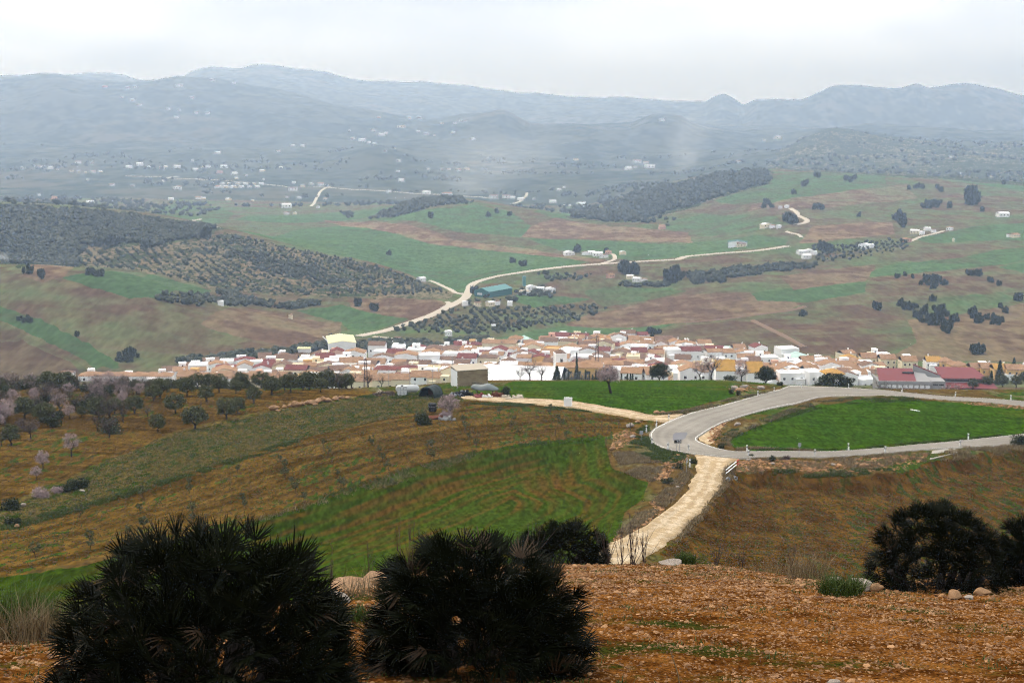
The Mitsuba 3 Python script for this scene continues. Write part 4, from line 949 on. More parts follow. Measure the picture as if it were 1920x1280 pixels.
for k, (px, y, w, h) in enumerate([(1862, 318, 4.2, 2.4), (1895, 322, 4.0, 2.6), (1912, 326, 3.4, 3.0)]):
    bush(f'black shrub at the right end of the far road, {ordinal(k)} from the left', px, y, w, h, 'dark_leaf', 1000, 0.16, 40 + k, 'black shrubs at the far road end')
bush('dark bush at the right picture edge above the near road', 1916, 200, 2.4, 2.2, 'dark_leaf', 1300, 0.14, 50)
k = 0
for px, y, h in [(1705, 420, 4), (1735, 440, 4), (1765, 430, 4.4), (1795, 450, 4), (1830, 440, 4.2), (1860, 430, 4.6), (1895, 450, 4.4), (1745, 480, 4), (1790, 490, 4.2), (1840, 400, 3.6), (1880, 395, 3.8), (1915, 410, 3.8), (1700, 470, 4), (1815, 510, 3.6), (1825, 560, 4.6), (1850, 566, 5.0), (1880, 570, 5.0), (1905, 560, 5.2), (1838, 590, 4.0), (1920, 590, 5.0)]:
    OLIVE.plant(f'grey green olive tree before the school, {ordinal(k)} of the loose stand', on(px, y), h, k * 53.0, k, 'olive trees before the school')
    k += 1
def conifer(label, px, y, h, w, seed, group=None, name='conifer'):
    q = np.random.default_rng(seed)
    b = on(px, y)
    n = int(260 + 90 * h)
    z = q.random(n) ** 1.25
    a = q.uniform(0, 6.28, n)
    e = (1 - z) ** 0.8 * w / 2 * np.sqrt(q.random(n)) * (0.8 + 0.4 * vfbm(np.stack([a, z * 6, 0 * a], 1), 2, seed)) + 0.05
    c = b + np.stack([np.cos(a) * e, np.sin(a) * e, 0.3 + z * (h - 0.3)], 1)
    m, u = leaves(c, 0.42 if w > 2 else 0.3, q)
    k = thing(name, label, 'conifer' if name == 'conifer' else 'cypress', group)
    put(k, 'crown', m, 'dark_leaf', uv=u)
    put(k, 'trunk', tubes([(b - [0, 0, .3], b + [0, 0, h * 0.9], 0.16, 0.03)], 5), 'bark')
conifer('dark conifer before the ochre terrace at the right edge', 1873, 585, 10.5, 4.8, 1)
conifer('small dark conifer left of the big one at the right edge', 1858, 590, 6.0, 2.4, 2)
conifer('tiny dark conifer on the skyline of the town at the far right', 1899, 800, 6.5, 3.2, 3)
conifer('broad dark conifer at the left end of the fenced court', 1044, 452, 7.4, 4.6, 4)
conifer('tall slim dark cypress before the beige school block', 1081, 520, 13.5, 1.7, 5, name='cypress_tree')
for i, px in enumerate(np.linspace(1059, 1150, 15)):
    conifer(f'dark cypress in the row behind the court fence, {ordinal(i)} from the left', px, 470 + i * 1.5, 5.6 + 1.2 * math.sin(i * 2.3), 2.0, 20 + i, 'cypresses behind the court fence', 'cypress_tree')
for i, px in enumerate([1182, 1186, 1165, 1176]):
    conifer(f'slim dark cypress by the maroon roofed house, {ordinal(i)} of four', px, 520, 5.5, 1.1, 50 + i, 'cypresses at the maroon roofed house', 'cypress_tree')

# young olive saplings in the brown field (as seen)
SAP = [proto(*(lambda c: (c[0], 'olive_leaf', False, c[1]))(tree_mesh(70 + s, 1.3, 0.55, 0.35, 8, 260, 0.10, tr=0.03)[1])) for s in range(3)]
SAPT = [proto(tree_mesh(70 + s, 1.3, 0.55, 0.35, 8, 0, 0.10, tr=0.03)[0], 'bark') for s in range(3)]
SPOTS = [(446, 880), (534, 873), (535, 891), (525, 861), (607, 832), (615, 851), (633, 889), (640, 907), (645, 912), (547, 903), (554, 917), (697, 829), (711, 845), (717, 860), (803, 838), (813, 855), (810, 833), (728, 877), (697, 830), (868, 787), (936, 771), (964, 785), (960, 797), (873, 801), (879, 818), (893, 832), (974, 813), (1030, 772), (1046, 785), (1052, 795), (1062, 814), (1032, 765), (808, 856), (459, 947), (455, 938), (533, 890), (355, 905), (355, 920), (268, 928), (262, 955), (270, 986), (361, 960), (360, 975), (168, 1012), (66, 1040), (170, 1025), (268, 985), (150, 965), (240, 1000), (570, 935), (735, 912)]
seen = set()
k = 0
for px, py in SPOTS:
    if (px // 5, py // 5) in seen: continue
    seen.add((px // 5, py // 5))
    p = spot(px, py + 5)
    t = thing('olive_sapling', f'young olive sapling in the brown field, {ordinal(k)} of the thin rows', 'sapling', 'olive saplings in the brown field')
    m = TM(p, k * 71.0, 0.85 + 0.3 * (k % 3) / 2)
    put(t, 'foliage', SAP[k % 3], None, m); put(t, 'stem', SAPT[k % 3], None, m)
    k += 1
pos = np.array([np.array(scene[k_]['to_world'].matrix)[:3, 3] for k_ in scene if k_.startswith('olive_sapling') and k_.endswith('stem')], float)
names_ = [k_.split('__')[0] for k_ in scene if k_.startswith('olive_sapling') and k_.endswith('stem')]
rowid = np.digitize(pos[:, 1], [150, 165, 180, 195])
for rr, word in enumerate(['nearest', 'second nearest', 'middle', 'second farthest', 'farthest']):
    idx = [i for i in np.argsort(pos[:, 0] / pos[:, 1]) if rowid[i] == rr]
    for i, j in enumerate(idx):
        labels[names_[j]]['label'] = f'young olive sapling in the brown field, {ordinal(i)} from the left in its {word} band'
# ------------------------------------------------------------------ the town
def roof_fn(p, n, uv):
    k = uv.x
    f = fb(p.x / 1.2, p.y / 1.2, p.z / 1.2, 3)
    rowl = 0.86 + 0.28 * nz(p.x / 0.5, p.y / 0.5, p.z / 0.3)
    o = mx((0.25, 0.140, 0.078), (0.43, 0.272, 0.168), f)
    b = mx((0.13, 0.082, 0.062), (0.27, 0.175, 0.125), f)
    m = mx((0.135, 0.045, 0.042), (0.25, 0.098, 0.085), f)
    yl = mx((0.42, 0.225, 0.055), (0.55, 0.33, 0.10), f)
    return dr.select(k < 0.5, o, dr.select(k < 1.5, b, dr.select(k < 2.5, m, yl))) * rowl
def wall_fn(p, n, uv):
    k = uv.x
    f = fb(p.x / 2.2, p.y / 2.2, p.z / 3.5, 3)
    w = dr.select(k < 0.5, C(0.86, 0.85, 0.83), dr.select(k < 1.5, C(0.76, 0.66, 0.46), dr.select(k < 2.5, C(0.62, 0.40, 0.17), dr.select(k < 3.5, C(0.60, 0.37, 0.27), C(0.42, 0.40, 0.38)))))
    return w * (0.86 + 0.22 * f)
mat('roof_tile', roof_fn, 0.85); mat('wall_paint', wall_fn, 0.9)
flatmat('window_dark', (0.035, 0.035, 0.040), 0.3, 0.5); flatmat('door_wood', (0.10, 0.055, 0.03)); flatmat('white_metal', (0.80, 0.80, 0.79), 0.5)
flatmat('green_metal', (0.10, 0.24, 0.22), 0.5); flatmat('pale_green_metal', (0.40, 0.55, 0.50), 0.5); flatmat('grey_concrete', (0.30, 0.295, 0.285)); flatmat('red_metal', (0.21, 0.058, 0.058), 0.55); flatmat('rust_steel', (0.085, 0.050, 0.042))
flatmat('pale_yellow', (0.66, 0.62, 0.36), 0.6)
def const_uv(mesh, k): return np.tile([float(k), 0.0], (len(mesh[0]), 1))
def gable_walls(w, d, e, g, axis):
    """box walls from below the ground to the eaves with a pointed top at both ends; the ridge runs along axis"""
    v, f = box(-w / 2, w / 2, -d / 2, d / 2, -4.0, e)
    if g:
        if axis == 'x': t = np.array([[s * w / 2, q, z] for s in (-1, 1) for q, z in ((-d / 2, e), (d / 2, e), (0, e + g))])
        else: t = np.array([[q, s * d / 2, z] for s in (-1, 1) for q, z in ((-w / 2, e), (w / 2, e), (0, e + g))])
        v, f = join((v, f), (t, np.array([[0, 1, 2], [3, 5, 4]])))
    return v, f
def slab(P, Q, R, S, th=0.22):
    """a roof slope with thickness from four corners"""
    a = np.array([P, Q, R, S], float)
    v = np.vstack([a, a - [0, 0, th]])
    return v, np.array([[0, 1, 2], [0, 2, 3], [4, 6, 5], [4, 7, 6], [0, 4, 5], [0, 5, 1], [1, 5, 6], [1, 6, 2], [2, 6, 7], [2, 7, 3], [3, 7, 4], [3, 4, 0]])
def gable_roof(w, d, e, g, axis, o=0.3):
    if axis == 'y':
        v, f = gable_roof(d, w, e, g, 'x', o)
        return np.stack([-v[:, 1], v[:, 0], v[:, 2]], 1), f
    drop = g * o / (d / 2)
    W, D = w / 2 + 0.12, d / 2 + o
    up = 0.24
    return join(slab([-W, -D, e - drop + up], [W, -D, e - drop + up], [W, 0, e + g + up], [-W, 0, e + g + up]), slab([-W, 0, e + g + up], [W, 0, e + g + up], [W, D, e - drop + up], [-W, D, e - drop + up]))
def hip_roof(w, d, e, g, o=0.3):
    W, D, r_ = w / 2 + o, d / 2 + o, max(w - d, 0.6) / 2
    v = np.array([[-W, -D, e], [W, -D, e], [W, D, e], [-W, D, e], [-r_, 0, e + g], [r_, 0, e + g], [-W, -D, e + .18], [W, -D, e + .18], [W, D, e + .18], [-W, D, e + .18]], float)
    return v, np.array([[6, 7, 5], [6, 5, 4], [7, 8, 5], [8, 9, 4], [8, 4, 5], [9, 6, 4], [0, 1, 7], [0, 7, 6], [1, 2, 8], [1, 8, 7], [2, 3, 9], [2, 9, 8], [3, 0, 6], [3, 6, 9], [0, 2, 1], [0, 3, 2]])
UNIT = proto(box(-.5, .5, -.5, .5, -.5, .5), 'window_dark')
UDOOR = proto(box(-.5, .5, -.5, .5, -.5, .5), 'door_wood')
UWHITE = proto(box(-.5, .5, -.5, .5, -.5, .5), 'wall_paint', False, np.zeros((8, 2)))
WALLN = ['white', 'cream', 'ochre', 'pinkish']
ROOFN = ['orange', 'brown', 'maroon', 'yellow']
HOUSES = []
def house(px, y, w, d, e, g, kind, rot, wt, rt, name='house', wins=None, chim=False, label=None, group='houses of the white town', floor=None, cat='house'):
    p = on(px, y)
    if floor is not None: p[2] = floor
    m = TM(p, rot)
    k = thing(name, label, cat, group)
    axis = 'y' if kind == 'y' else 'x'
    wm = gable_walls(w, d, e, g if kind in 'xy' else 0, axis)
    put(k, 'wall', wm, 'wall_paint', m, uv=const_uv(wm, wt))
    if kind in 'xyh':
        rm = gable_roof(w, d, e, g, axis) if kind in 'xy' else hip_roof(w, d, e, g)
        put(k, 'roof', rm, 'roof_tile', m, uv=const_uv(rm, rt))
    else:                                                 # flat: parapet round a terrace
        t, h = 0.25, 0.8
        rm = join(box(-w / 2, w / 2, -d / 2 - .003, -d / 2 + t, e, e + h), box(-w / 2, w / 2, d / 2 - t, d / 2 + .003, e, e + h), box(-w / 2 - .003, -w / 2 + t, -d / 2 + t, d / 2 - t, e, e + h), box(w / 2 - t, w / 2 + .003, -d / 2 + t, d / 2 - t, e, e + h))
        put(k, 'parapet', rm, 'wall_paint', m, uv=const_uv(rm, wt))
    base = np.array(m.matrix)
    def cubepart(part, src, cx, cy, cz, sx, sy, sz):
        q = base @ np.diag([sx, sy, sz, 1.0])
        q[:3, 3] = (base @ [cx, cy, cz, 1])[:3]
        put(k, part, src, None, T(q))
    n = max(1, int(w / 3.4)) if wins is None else wins
    floors = [1.5, 4.3] if e > 4.6 else [1.6]
    rr = np.random.default_rng(int(px * 7 + y))
    for z in floors[-1:] if wins is None else floors:
        for i in range(n):
            cx = (i + 0.5) / n * w - w / 2 + rr.uniform(-.25, .25)
            cubepart('window', UNIT, cx, -d / 2, z, rr.uniform(0.8, 1.15), 0.10, 1.15)
    if kind != 'f' and rr.random() < 0.5:
        cubepart('window', UNIT, (1 if px < 900 else -1) * -0 + (w / 2 if px < 960 else -w / 2), rr.uniform(-d / 4, d / 4), floors[-1], 0.10, 0.95, 1.1)
    if chim:
        cubepart('chimney', UWHITE, rr.uniform(-w / 3, w / 3), rr.uniform(0.2, d / 4), e + g * 0.9 + 0.4, 0.7, 0.7, 1.5)
    if label is None and rr.random() < 0.75:              # the back wing, stair tower or roof terrace that breaks up each house
        aw, ad = w * rr.uniform(.28, .5), d * rr.uniform(.3, .5)
        ax, ay = rr.uniform(-w / 2 + aw / 2, w / 2 - aw / 2), rr.choice([-1, 1]) * (d / 2 + ad / 2 - rr.uniform(.2, 2.5))
        ah = max(2.6, e * rr.uniform(.5, .8)) if ay < 0 else e + rr.uniform(.8, 2.6)
        am = join(box(ax - aw / 2, ax + aw / 2, ay - ad / 2, ay + ad / 2, -4, ah), box(ax - aw / 2 - .15, ax + aw / 2 + .15, ay - ad / 2 - .15, ay + ad / 2 + .15, ah, ah + .2))
        put(k, 'annex', am, 'wall_paint', m, uv=const_uv(am, wt if rr.random() < .5 else 0))
        if ay > 0 or rr.random() < .6: cubepart('window', UNIT, ax, ay - ad / 2, ah - 1.4, min(.9, aw * .4), .10, 1.0)
    HOUSES.append((k, px, p, w, d, e + g, wt, rt, kind, label))
    return k
def wall_thing(name, label, cat, px, y, rot, parts, group=None):
    """a building from a list of (part, mesh, material, uv tone)"""
    p = on(px, y)
    m = TM(p, rot)
    k = thing(name, label, cat, group)
    for part, mesh, mt, tone in parts:
        put(k, part, mesh, mt, m, uv=None if tone is None else const_uv(mesh, tone))
    return k, p
# landmarks first
OCC = []
def occupy(px, y, rad):
    p = on(px, y); OCC.append((p[0], p[1], rad))
def shed_parts(w, d, e, g, wm, rm, n=0, axis='x'):
    a = gable_walls(w, d, e, g, axis)
    P = [('wall', a, wm, 0 if wm == 'wall_paint' else None), ('roof', gable_roof(w, d, e, g, axis, 0.4), rm, None)]
    P += [('window', box((i + .5) / n * w - w / 2 - .9, (i + .5) / n * w - w / 2 + .9, -d / 2 - .05, -d / 2 + .05, e * .55, e * .55 + 1.0), 'window_dark', None) for i in range(n)]
    return P
wall_thing('warehouse', 'long hall with a big plain white roof behind the bare meadow trees', 'hall', 958, 545, -9, [('wall', gable_walls(42, 26, 5.2, 3.4, 'x'), 'wall_paint', 4), ('roof', gable_roof(42, 26, 5.2, 3.4, 'x', 0.5), 'white_metal', None), ('skylight', box(-12, -7, -7.6, -6.4, 6.95, 7.1), 'pale_green_metal', None)])
occupy(958, 545, 27)
wall_thing('low_shed', 'low white annex running in front of the long white hall', 'shed', 985, 500, -5, [('wall', gable_walls(30, 4, 2.6, 0, 'x'), 'wall_paint', 0), ('roof', box(-15.2, 15.2, -2.2, 2.2, 2.62, 2.8), 'white_metal', None)])
wall_thing('warehouse', 'white industrial shed with pale yellow roof at the back left of the town', 'hall', 641, 880, 10, shed_parts(17, 30, 6.5, 1.3, 'wall_paint', 'pale_yellow', 3, 'y')[:1] + [('roof', gable_roof(17, 30, 6.5, 1.3, 'y', 0.4), 'pale_yellow', None), ('chute', tubes([((-9, -8, 0), (-14, -14, -2), .5, .5), ((-9, -15, 8), (-12, -13, 11), .35, .35)], 6), 'white_metal', None)])
occupy(641, 880, 17)
wall_thing('warehouse', 'low pale yellow shed among the olives left of the industrial shed', 'shed', 572, 860, 0, shed_parts(8, 5, 2.4, 0.6, 'wall_paint', 'pale_yellow'))
wall_thing('white_building', 'white block at the back of the town left of the yellow sheds', 'building', 483, 770, 8, [('wall', gable_walls(7.5, 9, 7.2, 0, 'x'), 'wall_paint', 0), ('sign_panel', box(-1.5, 1.5, -4.56, -4.5, 4.8, 6.0), 'pale_green_metal', None), ('parapet', box(-3.8, 3.8, -4.55, -4.3, 7.2, 7.7), 'wall_paint', 0)])
occupy(483, 770, 7)
wall_thing('teal_hall', 'teal metal hall at the back of the town right of the middle', 'hall', 1358, 875, -10, shed_parts(16, 14, 3.4, 1.4, 'green_metal', 'pale_green_metal'))
wall_thing('teal_hall', 'pale teal arched hall behind the big round evergreen', 'hall', 1500, 815, 12, shed_parts(14, 16, 4.0, 2.4, 'green_metal', 'pale_green_metal', 0, 'y'))
wall_thing('teal_hall', 'small grey teal roof at the back edge of the town left of its top', 'hall', 988, 915, 20, shed_parts(10, 12, 4.0, 2.4, 'wall_paint', 'pale_green_metal', 0, 'y'))
occupy(1358, 875, 9); occupy(1500, 815, 10); occupy(988, 915, 7)
k, p = wall_thing('bell_tower', 'white square tower rising from the middle of the town', 'tower', 1050, 640, 12, [('wall', gable_walls(5.2, 5.2, 15, 0, 'x'), 'wall_paint', 0), ('cornice', box(-2.75, 2.75, -2.75, 2.75, 15, 15.5), 'wall_paint', 0), ('cap', hip_roof(4.2, 4.2, 15.5, 1.6), 'roof_tile', 1),
                 ('opening', box(-.6, .6, -2.66, -2.58, 10.5, 13), 'window_dark', None)])
occupy(1050, 640, 6)
def block(label, px, y, w, d, e, tone, nw, rot, roof_t=0, rows_=(1.6, 4.6), floor=None):
    parts = [('wall', gable_walls(w, d, e, 0, 'x'), 'wall_paint', tone), ('roof', hip_roof(w, d, e, 1.6), 'roof_tile', roof_t)]
    for z in rows_:
        for i in range(nw):
            cx = (i + .5) / nw * w - w / 2
            parts.append(('window', box(cx - .75, cx + .75, -d / 2 - .06, -d / 2 + .05, z, z + 1.3), 'window_dark', None))
    occupy(px, y, w / 2 + 1)
    return wall_thing('school_block', label, 'building', px, y, rot, parts)
block('beige two storey block with square windows behind the white hall', 1008, 610, 12.5, 12, 8.6, 2, 3, 6, 0, (3.0, 6.0))
block('long beige block with paired windows right of the white tower', 1086, 575, 19, 11, 8.6, 2, 5, -3, 0, (3.2, 6.0))
block('cream block with a flat white front left of the brown lattice mast', 1110, 640, 9, 9, 10.5, 1, 3, 4, 0, (5.4, 8.2))
block('peach coloured block right of the brown lattice mast', 1150, 600, 8, 9, 9.6, 3, 3, -4, 0, (4.2, 7.0))
block('cream house block with balconies right of the peach block', 1172, 640, 8.5, 9, 10.0, 1, 4, 6, 1, (4.6, 7.6))
# twin white house with yellow tiles behind the sparse almond
for label, px, w, e, fl in (('tall white house with a yellow tiled roof behind the sparse almond', 1358, 7.6, 7.2, 0), ('second white house with a yellow tiled roof, left of the round evergreen', 1413, 6.2, 6.4, 0)):
    k = house(px, 548, w, 9, e, 3.4, 'x', -3, 0, 3, name='house', wins=1, label=label, group=None)
    occupy(px, 548, 6)
k = house(1387, 552, 5.6, 7, 6.8, 0, 'f', -3, 0, 0, wins=0, label='flat white link building between the two yellow roofed houses', group=None)
# the school with red roofs
p = on(1722, 566); sm_ = TM(p, -5, 0.76)
sk = thing('school', 'grey and red school complex with low sloping red roofs at the right', 'building')
def spart(part, mesh, mt, tone=None): put(sk, part, mesh, mt, sm_, uv=None if tone is None else const_uv(mesh, tone))
spart('wall', gable_walls(27, 20, 5.0, 0, 'x')[0:1][0] * 1.0 + [-10.5, 0, 0] if False else (gable_walls(27, 20, 5.0, 0, 'x')[0] + [-9, 0, 0], gable_walls(27, 20, 5.0, 0, 'x')[1]), 'grey_concrete')
spart('fascia', box(-23.2, 5.2, -10.6, -10.0, 5.0, 6.6), 'grey_concrete')
spart('fascia', box(-23.2, -22.5, -10.0, 10.4, 5.0, 6.6), 'grey_concrete')
spart('roof', slab([-22.5, -9.9, 6.3], [-3, -9.9, 6.3], [-2, 8.5, 10.2], [-21, 8.5, 10.2], 0.3), 'red_metal')
spart('roof', slab([-3, -9.9, 6.2], [4.6, -9.9, 6.2], [4.6, 8.5, 8.4], [-2.5, 8.5, 8.4], 0.3), 'grey_concrete')
spart('skylight', box(-8.5, -2.4, 1.0, 1.6, 8.2, 9.6), 'window_dark')
v = np.array([[-1.5, 9, 3], [12, 3, 3], [12, 3, 7.2], [-1.5, 9, 12.0]], float)
spart('gable_wall', (np.vstack([v, v + [0.2, 0.8, 0]]), np.array([[0, 1, 2], [0, 2, 3], [4, 6, 5], [4, 7, 6], [3, 2, 6], [3, 6, 7], [0, 4, 5], [0, 5, 1], [1, 5, 6], [1, 6, 2], [0, 3, 7], [0, 7, 4]])), 'grey_concrete')
v2 = np.array([[-1.7, 8.9, 12.0], [12.2, 2.9, 7.2], [12.2, 2.9, 7.7], [-1.7, 8.9, 12.5]], float)
spart('gable_trim', (np.vstack([v2, v2 + [0.2, 1.1, 0]]), np.array([[0, 1, 2], [0, 2, 3], [4, 6, 5], [4, 7, 6], [3, 2, 6], [3, 6, 7], [0, 4, 5], [0, 5, 1], [1, 5, 6], [1, 6, 2], [0, 3, 7], [0, 7, 4]])), 'red_metal')
for i in range(9):
    cx = -21.4 + i * 2.9
    spart('window', box(cx, cx + 2.2, -10.07, -9.9, 2.9, 4.6), 'white_metal')
    spart('spandrel', box(cx, cx + 2.2, -10.09, -9.9, 1.3, 2.5), 'red_metal')
spart('link_wall', box(5.0, 12.5, -8, 6, -3, 6.4), 'grey_concrete')
for i in range(2): spart('window', box(6 + i * 3.2, 8.6 + i * 3.2, -8.08, -7.95, 4.2, 4.9), 'window_dark')
spart('hall_wall', box(12.5, 37, 4, 20, -3, 6.0), 'grey_concrete')
spart('window_band', box(13.2, 36, 3.92, 4.05, 4.2, 5.2), 'window_dark')
spart('roof', slab([12.3, 3.4, 6.05], [37.6, 3.4, 6.05], [33, 20.5, 9.2], [12.3, 20.5, 9.2], 0.3), 'red_metal')
spart('lean_to_wall', box(12.6, 40, -5, 3.9, -3, 2.4), 'red_metal')
spart('roof', slab([12.4, -5.4, 2.5], [40.5, -5.4, 2.5], [40.5, 4.0, 3.7], [12.4, 4.0, 3.7], 0.25), 'red_metal')
occupy(1690, 566, 19); occupy(1770, 575, 19); occupy(1805, 580, 10)
# front terraces as seen
TR = [(352, 692, 8.5, 2), (371, 691, 6.6, 2), (388, 690, 6.6, 1), (405, 689, 7.5, 2), (424, 688, 7.5, 0), (444, 687, 8, 0), (470, 686, 8.5, 1), (500, 685, 10, 1), (530, 684, 9, 1), (556, 668, 9, 2), (588, 664, 10, 2), (620, 662, 11, 0), (655, 658, 10, 1), (688, 655, 11, 1), (722, 652, 11, 1), (756, 650, 10, 1), (790, 648, 9, 0), (818, 646, 8, 1)]
for i, (px, y, w, t) in enumerate(TR):
    house(px, y, w, 9, 4.6 if i % 4 else 5.4, 2.1, 'x', -4 + (i % 3), t if i not in (3, 4) else (2, 0)[i - 3], 0, wins=2, chim=i % 3 == 0)
    OCC.append((*on(px, y)[:2], 5))
TR2 = [(1560, 640, 9, 0), (1830, 745, 9, 2), (1850, 742, 9, 2), (1795, 760, 10, 2), (1875, 735, 10, 2), (1900, 732, 10, 2), (1922, 730, 10, 2), (1700, 790, 9, 1), (1745, 788, 8, 0), (1770, 785, 8, 2), (1660, 800, 9, 1), (1625, 806, 9, 1), (1590, 800, 8, 0), (1605, 690, 9, 0), (1578, 700, 8, 0)]
for i, (px, y, w, t) in enumerate(TR2):
    house(px, y, w, 9, 6.2, 2.2, 'x' if i % 3 else 'h', 5 - (i % 3) * 4, t, 0 if i % 4 else 3, wins=3, chim=i % 2 == 0)
    OCC.append((*on(px, y)[:2], 5))
for i, (px, y, w) in enumerate([(172, 745, 12), (205, 742, 10), (232, 738, 11), (262, 733, 9), (288, 728, 9), (310, 724, 8)]):
    house(px, y, w, 9, 3.4, 1.9, 'h', 4, 0, 0, wins=2)
    OCC.append((*on(px, y)[:2], 6))
wall_thing('long_wall', 'long cream boundary wall at the left end of the town', 'wall', 92, 735, -6, [('wall', box(-9, 11, -.2, .2, -1, 2.2), 'wall_paint', 1), ('coping', box(-9.05, 11.05, -.26, .26, 2.2, 2.35), 'wall_paint', 0)])
house(127, 745, 7, 6, 5.0, 1.0, 'h', 0, 0, 1, wins=1, label='small white house alone at the left end of the town', group=None)
# the rest of the town in uneven rows
ymin = PchipInterpolator([300, 400, 640, 830, 900, 1000, 1150, 1300, 1500, 1640, 1900], [735, 702, 672, 664, 600, 640, 560, 575, 640, 650, 700])
ymax = PchipInterpolator([300, 400, 640, 900, 1150, 1300, 1500, 1650, 1900], [775, 788, 826, 888, 950, 890, 838, 815, 775])
hr = np.random.default_rng(2024)
yy = 566.0
row = 0
while yy < 955:
    px = 300 + hr.uniform(0, 25)
    while px < 1640:
        w = hr.uniform(7.4, 13.0)
        step = w / yy * FPX * 1.0
        x0 = px + step / 2
        yj = yy + 7 * math.sin(px / 130 + row * 1.3) + hr.uniform(-1.5, 1.5)
        px += step + (hr.uniform(8, 16) if hr.random() < 0.16 else 0.6)
        if not (ymin(x0) < yj < ymax(x0)): continue
        b = on(x0, yj)
        if any((b[0] - ox) ** 2 + (b[1] - oy) ** 2 < (rad + 4.2) ** 2 for ox, oy, rad in OCC): continue
        front = yj - ymin(x0) < 40
        kind = hr.choice(list('xyhf'), p=[.46, .26, .08, .20])
        wt = hr.choice([0, 1, 2, 3], p=[.74, .15, .07, .04])
        rt = hr.choice([0, 1, 2], p=[.52, .30, .18] if x0 > 980 else ([.24, .52, .24] if not front else [.75, .17, .08]))
        house(x0, yj, w - 0.1, hr.uniform(8, 11.5), hr.choice([3.6, 5.6, 6.2, 6.8, 7.8], p=[.15, .25, .25, .22, .13]), hr.uniform(1.2, 2.1) if kind != 'f' else 0, kind, hr.normal(0, 6) + 10 * math.sin(x0 / 210), wt, rt, chim=hr.random() < 0.3)
    yy += 19.5 + (5 if row % 2 else 0)
    row += 1
print('houses', len(HOUSES))
# each label: the look, then its place by the nearest landmark
MARKS = [('the long white hall', 958, 545), ('the white tower', 1050, 640), ('the brown lattice mast', 1119, 640), ('the yellow shed', 641, 880), ('the left lattice mast', 686, 560), ('the white back block', 483, 770), ('the teal hall', 1358, 875),
         ('the yellow roofs', 1385, 548), ('the meadow evergreen', 1236, 640), ('the big evergreen', 1566, 640), ('the school', 1722, 590), ('the pale teal hall', 1500, 815), ('the town top', 1150, 930), ('the scrap yard wall', 880, 640), ('the town left end', 140, 740), ('the orange boulders', 580, 690)]
cells = {}
for h in HOUSES:
    if h[9]: continue
    u = [(((h[1] - mxx) / 1.0) ** 2 + ((h[2][1] - my) * 0.9) ** 2, i) for i, (_, mxx, my) in enumerate(MARKS)]
    i = min(u)[1]
    dx, dy = h[1] - MARKS[i][1], (h[2][1] - MARKS[i][2]) * 0.9
    d = ('right of' if dx > 0 else 'left of') if abs(dx) > abs(dy) else ('behind' if dy > 0 else 'in front of')
    storey = 'low' if h[5] < 6 else 'tall' if h[5] > 8.6 else ''
    look = f'{WALLN[h[6]]} house, flat roof' if h[8] == 'f' else f'{WALLN[h[6]]} house, {ROOFN[h[7]]} {"hip " if h[8] == "h" else "gabled " if h[8] == "y" else ""}roof'
    look = look.replace('gable facing the camera, roof', 'gabled roof')
    cells.setdefault((i, d), []).append((dx * dx + dy * dy, h[0], (storey + ' ' + look).strip()))
for (i, d), hs in cells.items():
    for j, (_, k, look) in enumerate(sorted(hs)):
        labels[k]['label'] = f'{look}, {ordinal(j)} {d} {MARKS[i][0]}'
# masts
def mast(label, px, y, h, w, m_):
    b = on(px, y)
    k = thing('lattice_mast', label, 'mast')
    n = 9
    for sx, sy in ((-1, -1), (1, -1), (1, 1), (-1, 1)):
        put(k, 'leg', tubes([(b + [sx * w, sy * w, -.5], b + [sx * w * .3, sy * w * .3, h], .13, .10)], 4), m_)
    segs = []
    for i in range(n):
        z0, z1 = h * i / n, h * (i + 1) / n
        s0, s1 = w * (1 - .7 * i / n), w * (1 - .7 * (i + 1) / n)
        for q in range(4):
            c = [(-1, -1), (1, -1), (1, 1), (-1, 1)]
            (ax, ay), (bx, by) = c[q], c[(q + 1) % 4]
            segs += [(b + [ax * s0, ay * s0, z0], b + [bx * s1, by * s1, z1], .05, .05), (b + [ax * s1, ay * s1, z1], b + [bx * s1, by * s1, z1], .045, .045)]
    put(k, 'bracing', tubes(segs, 3), m_)
    put(k, 'crossarm', tubes([(b + [-1.3, 0, h - .8], b + [1.3, 0, h - .8], .08, .08), (b + [-1.0, 0, h - 2.2], b + [1.0, 0, h - 2.2], .08, .08), (b + [0, 0, h - .2], b + [0, 0, h + 1.2], .07, .03)], 4), m_)
mast('dark lattice mast left of the scrap yard, before the town', 686, 560, 14.5, 0.9, 'rust_steel')
mast('tall brown lattice mast in the middle of the town', 1119, 640, 23.5, 1.3, 'rust_steel')
def pole(label, px, y, h, m_='grey_concrete', r0=.11):
    b = on(px, y)
    k = thing('utility_pole', label, 'pole', 'thin poles in and before the town')
    put(k, 'post', tubes([(b - [0, 0, .5], b + [0, 0, h], r0, r0 * .7)], 6), m_)
    put(k, 'crossarm', tubes([(b + [-.7, 0, h - .4], b + [.7, 0, h - .4], .05, .05)], 4), m_)
for px, y, h, lab in ((1052, 690, 17, 'thin pole beside the white tower'), (729, 560, 9, 'thin pole between the left mast and the round almond'), (811, 560, 10, 'thin pole left of the scrap yard wall'), (849, 316, 6.0, 'thin pole at the left edge of the beige wall'), (768, 600, 9, 'thin pole behind the white tanks'), (1128, 690, 16, 'thin pole right of the brown mast'), (1640, 640, 8, 'thin pole at the left corner of the school')):
    pole(lab, px, y, h)
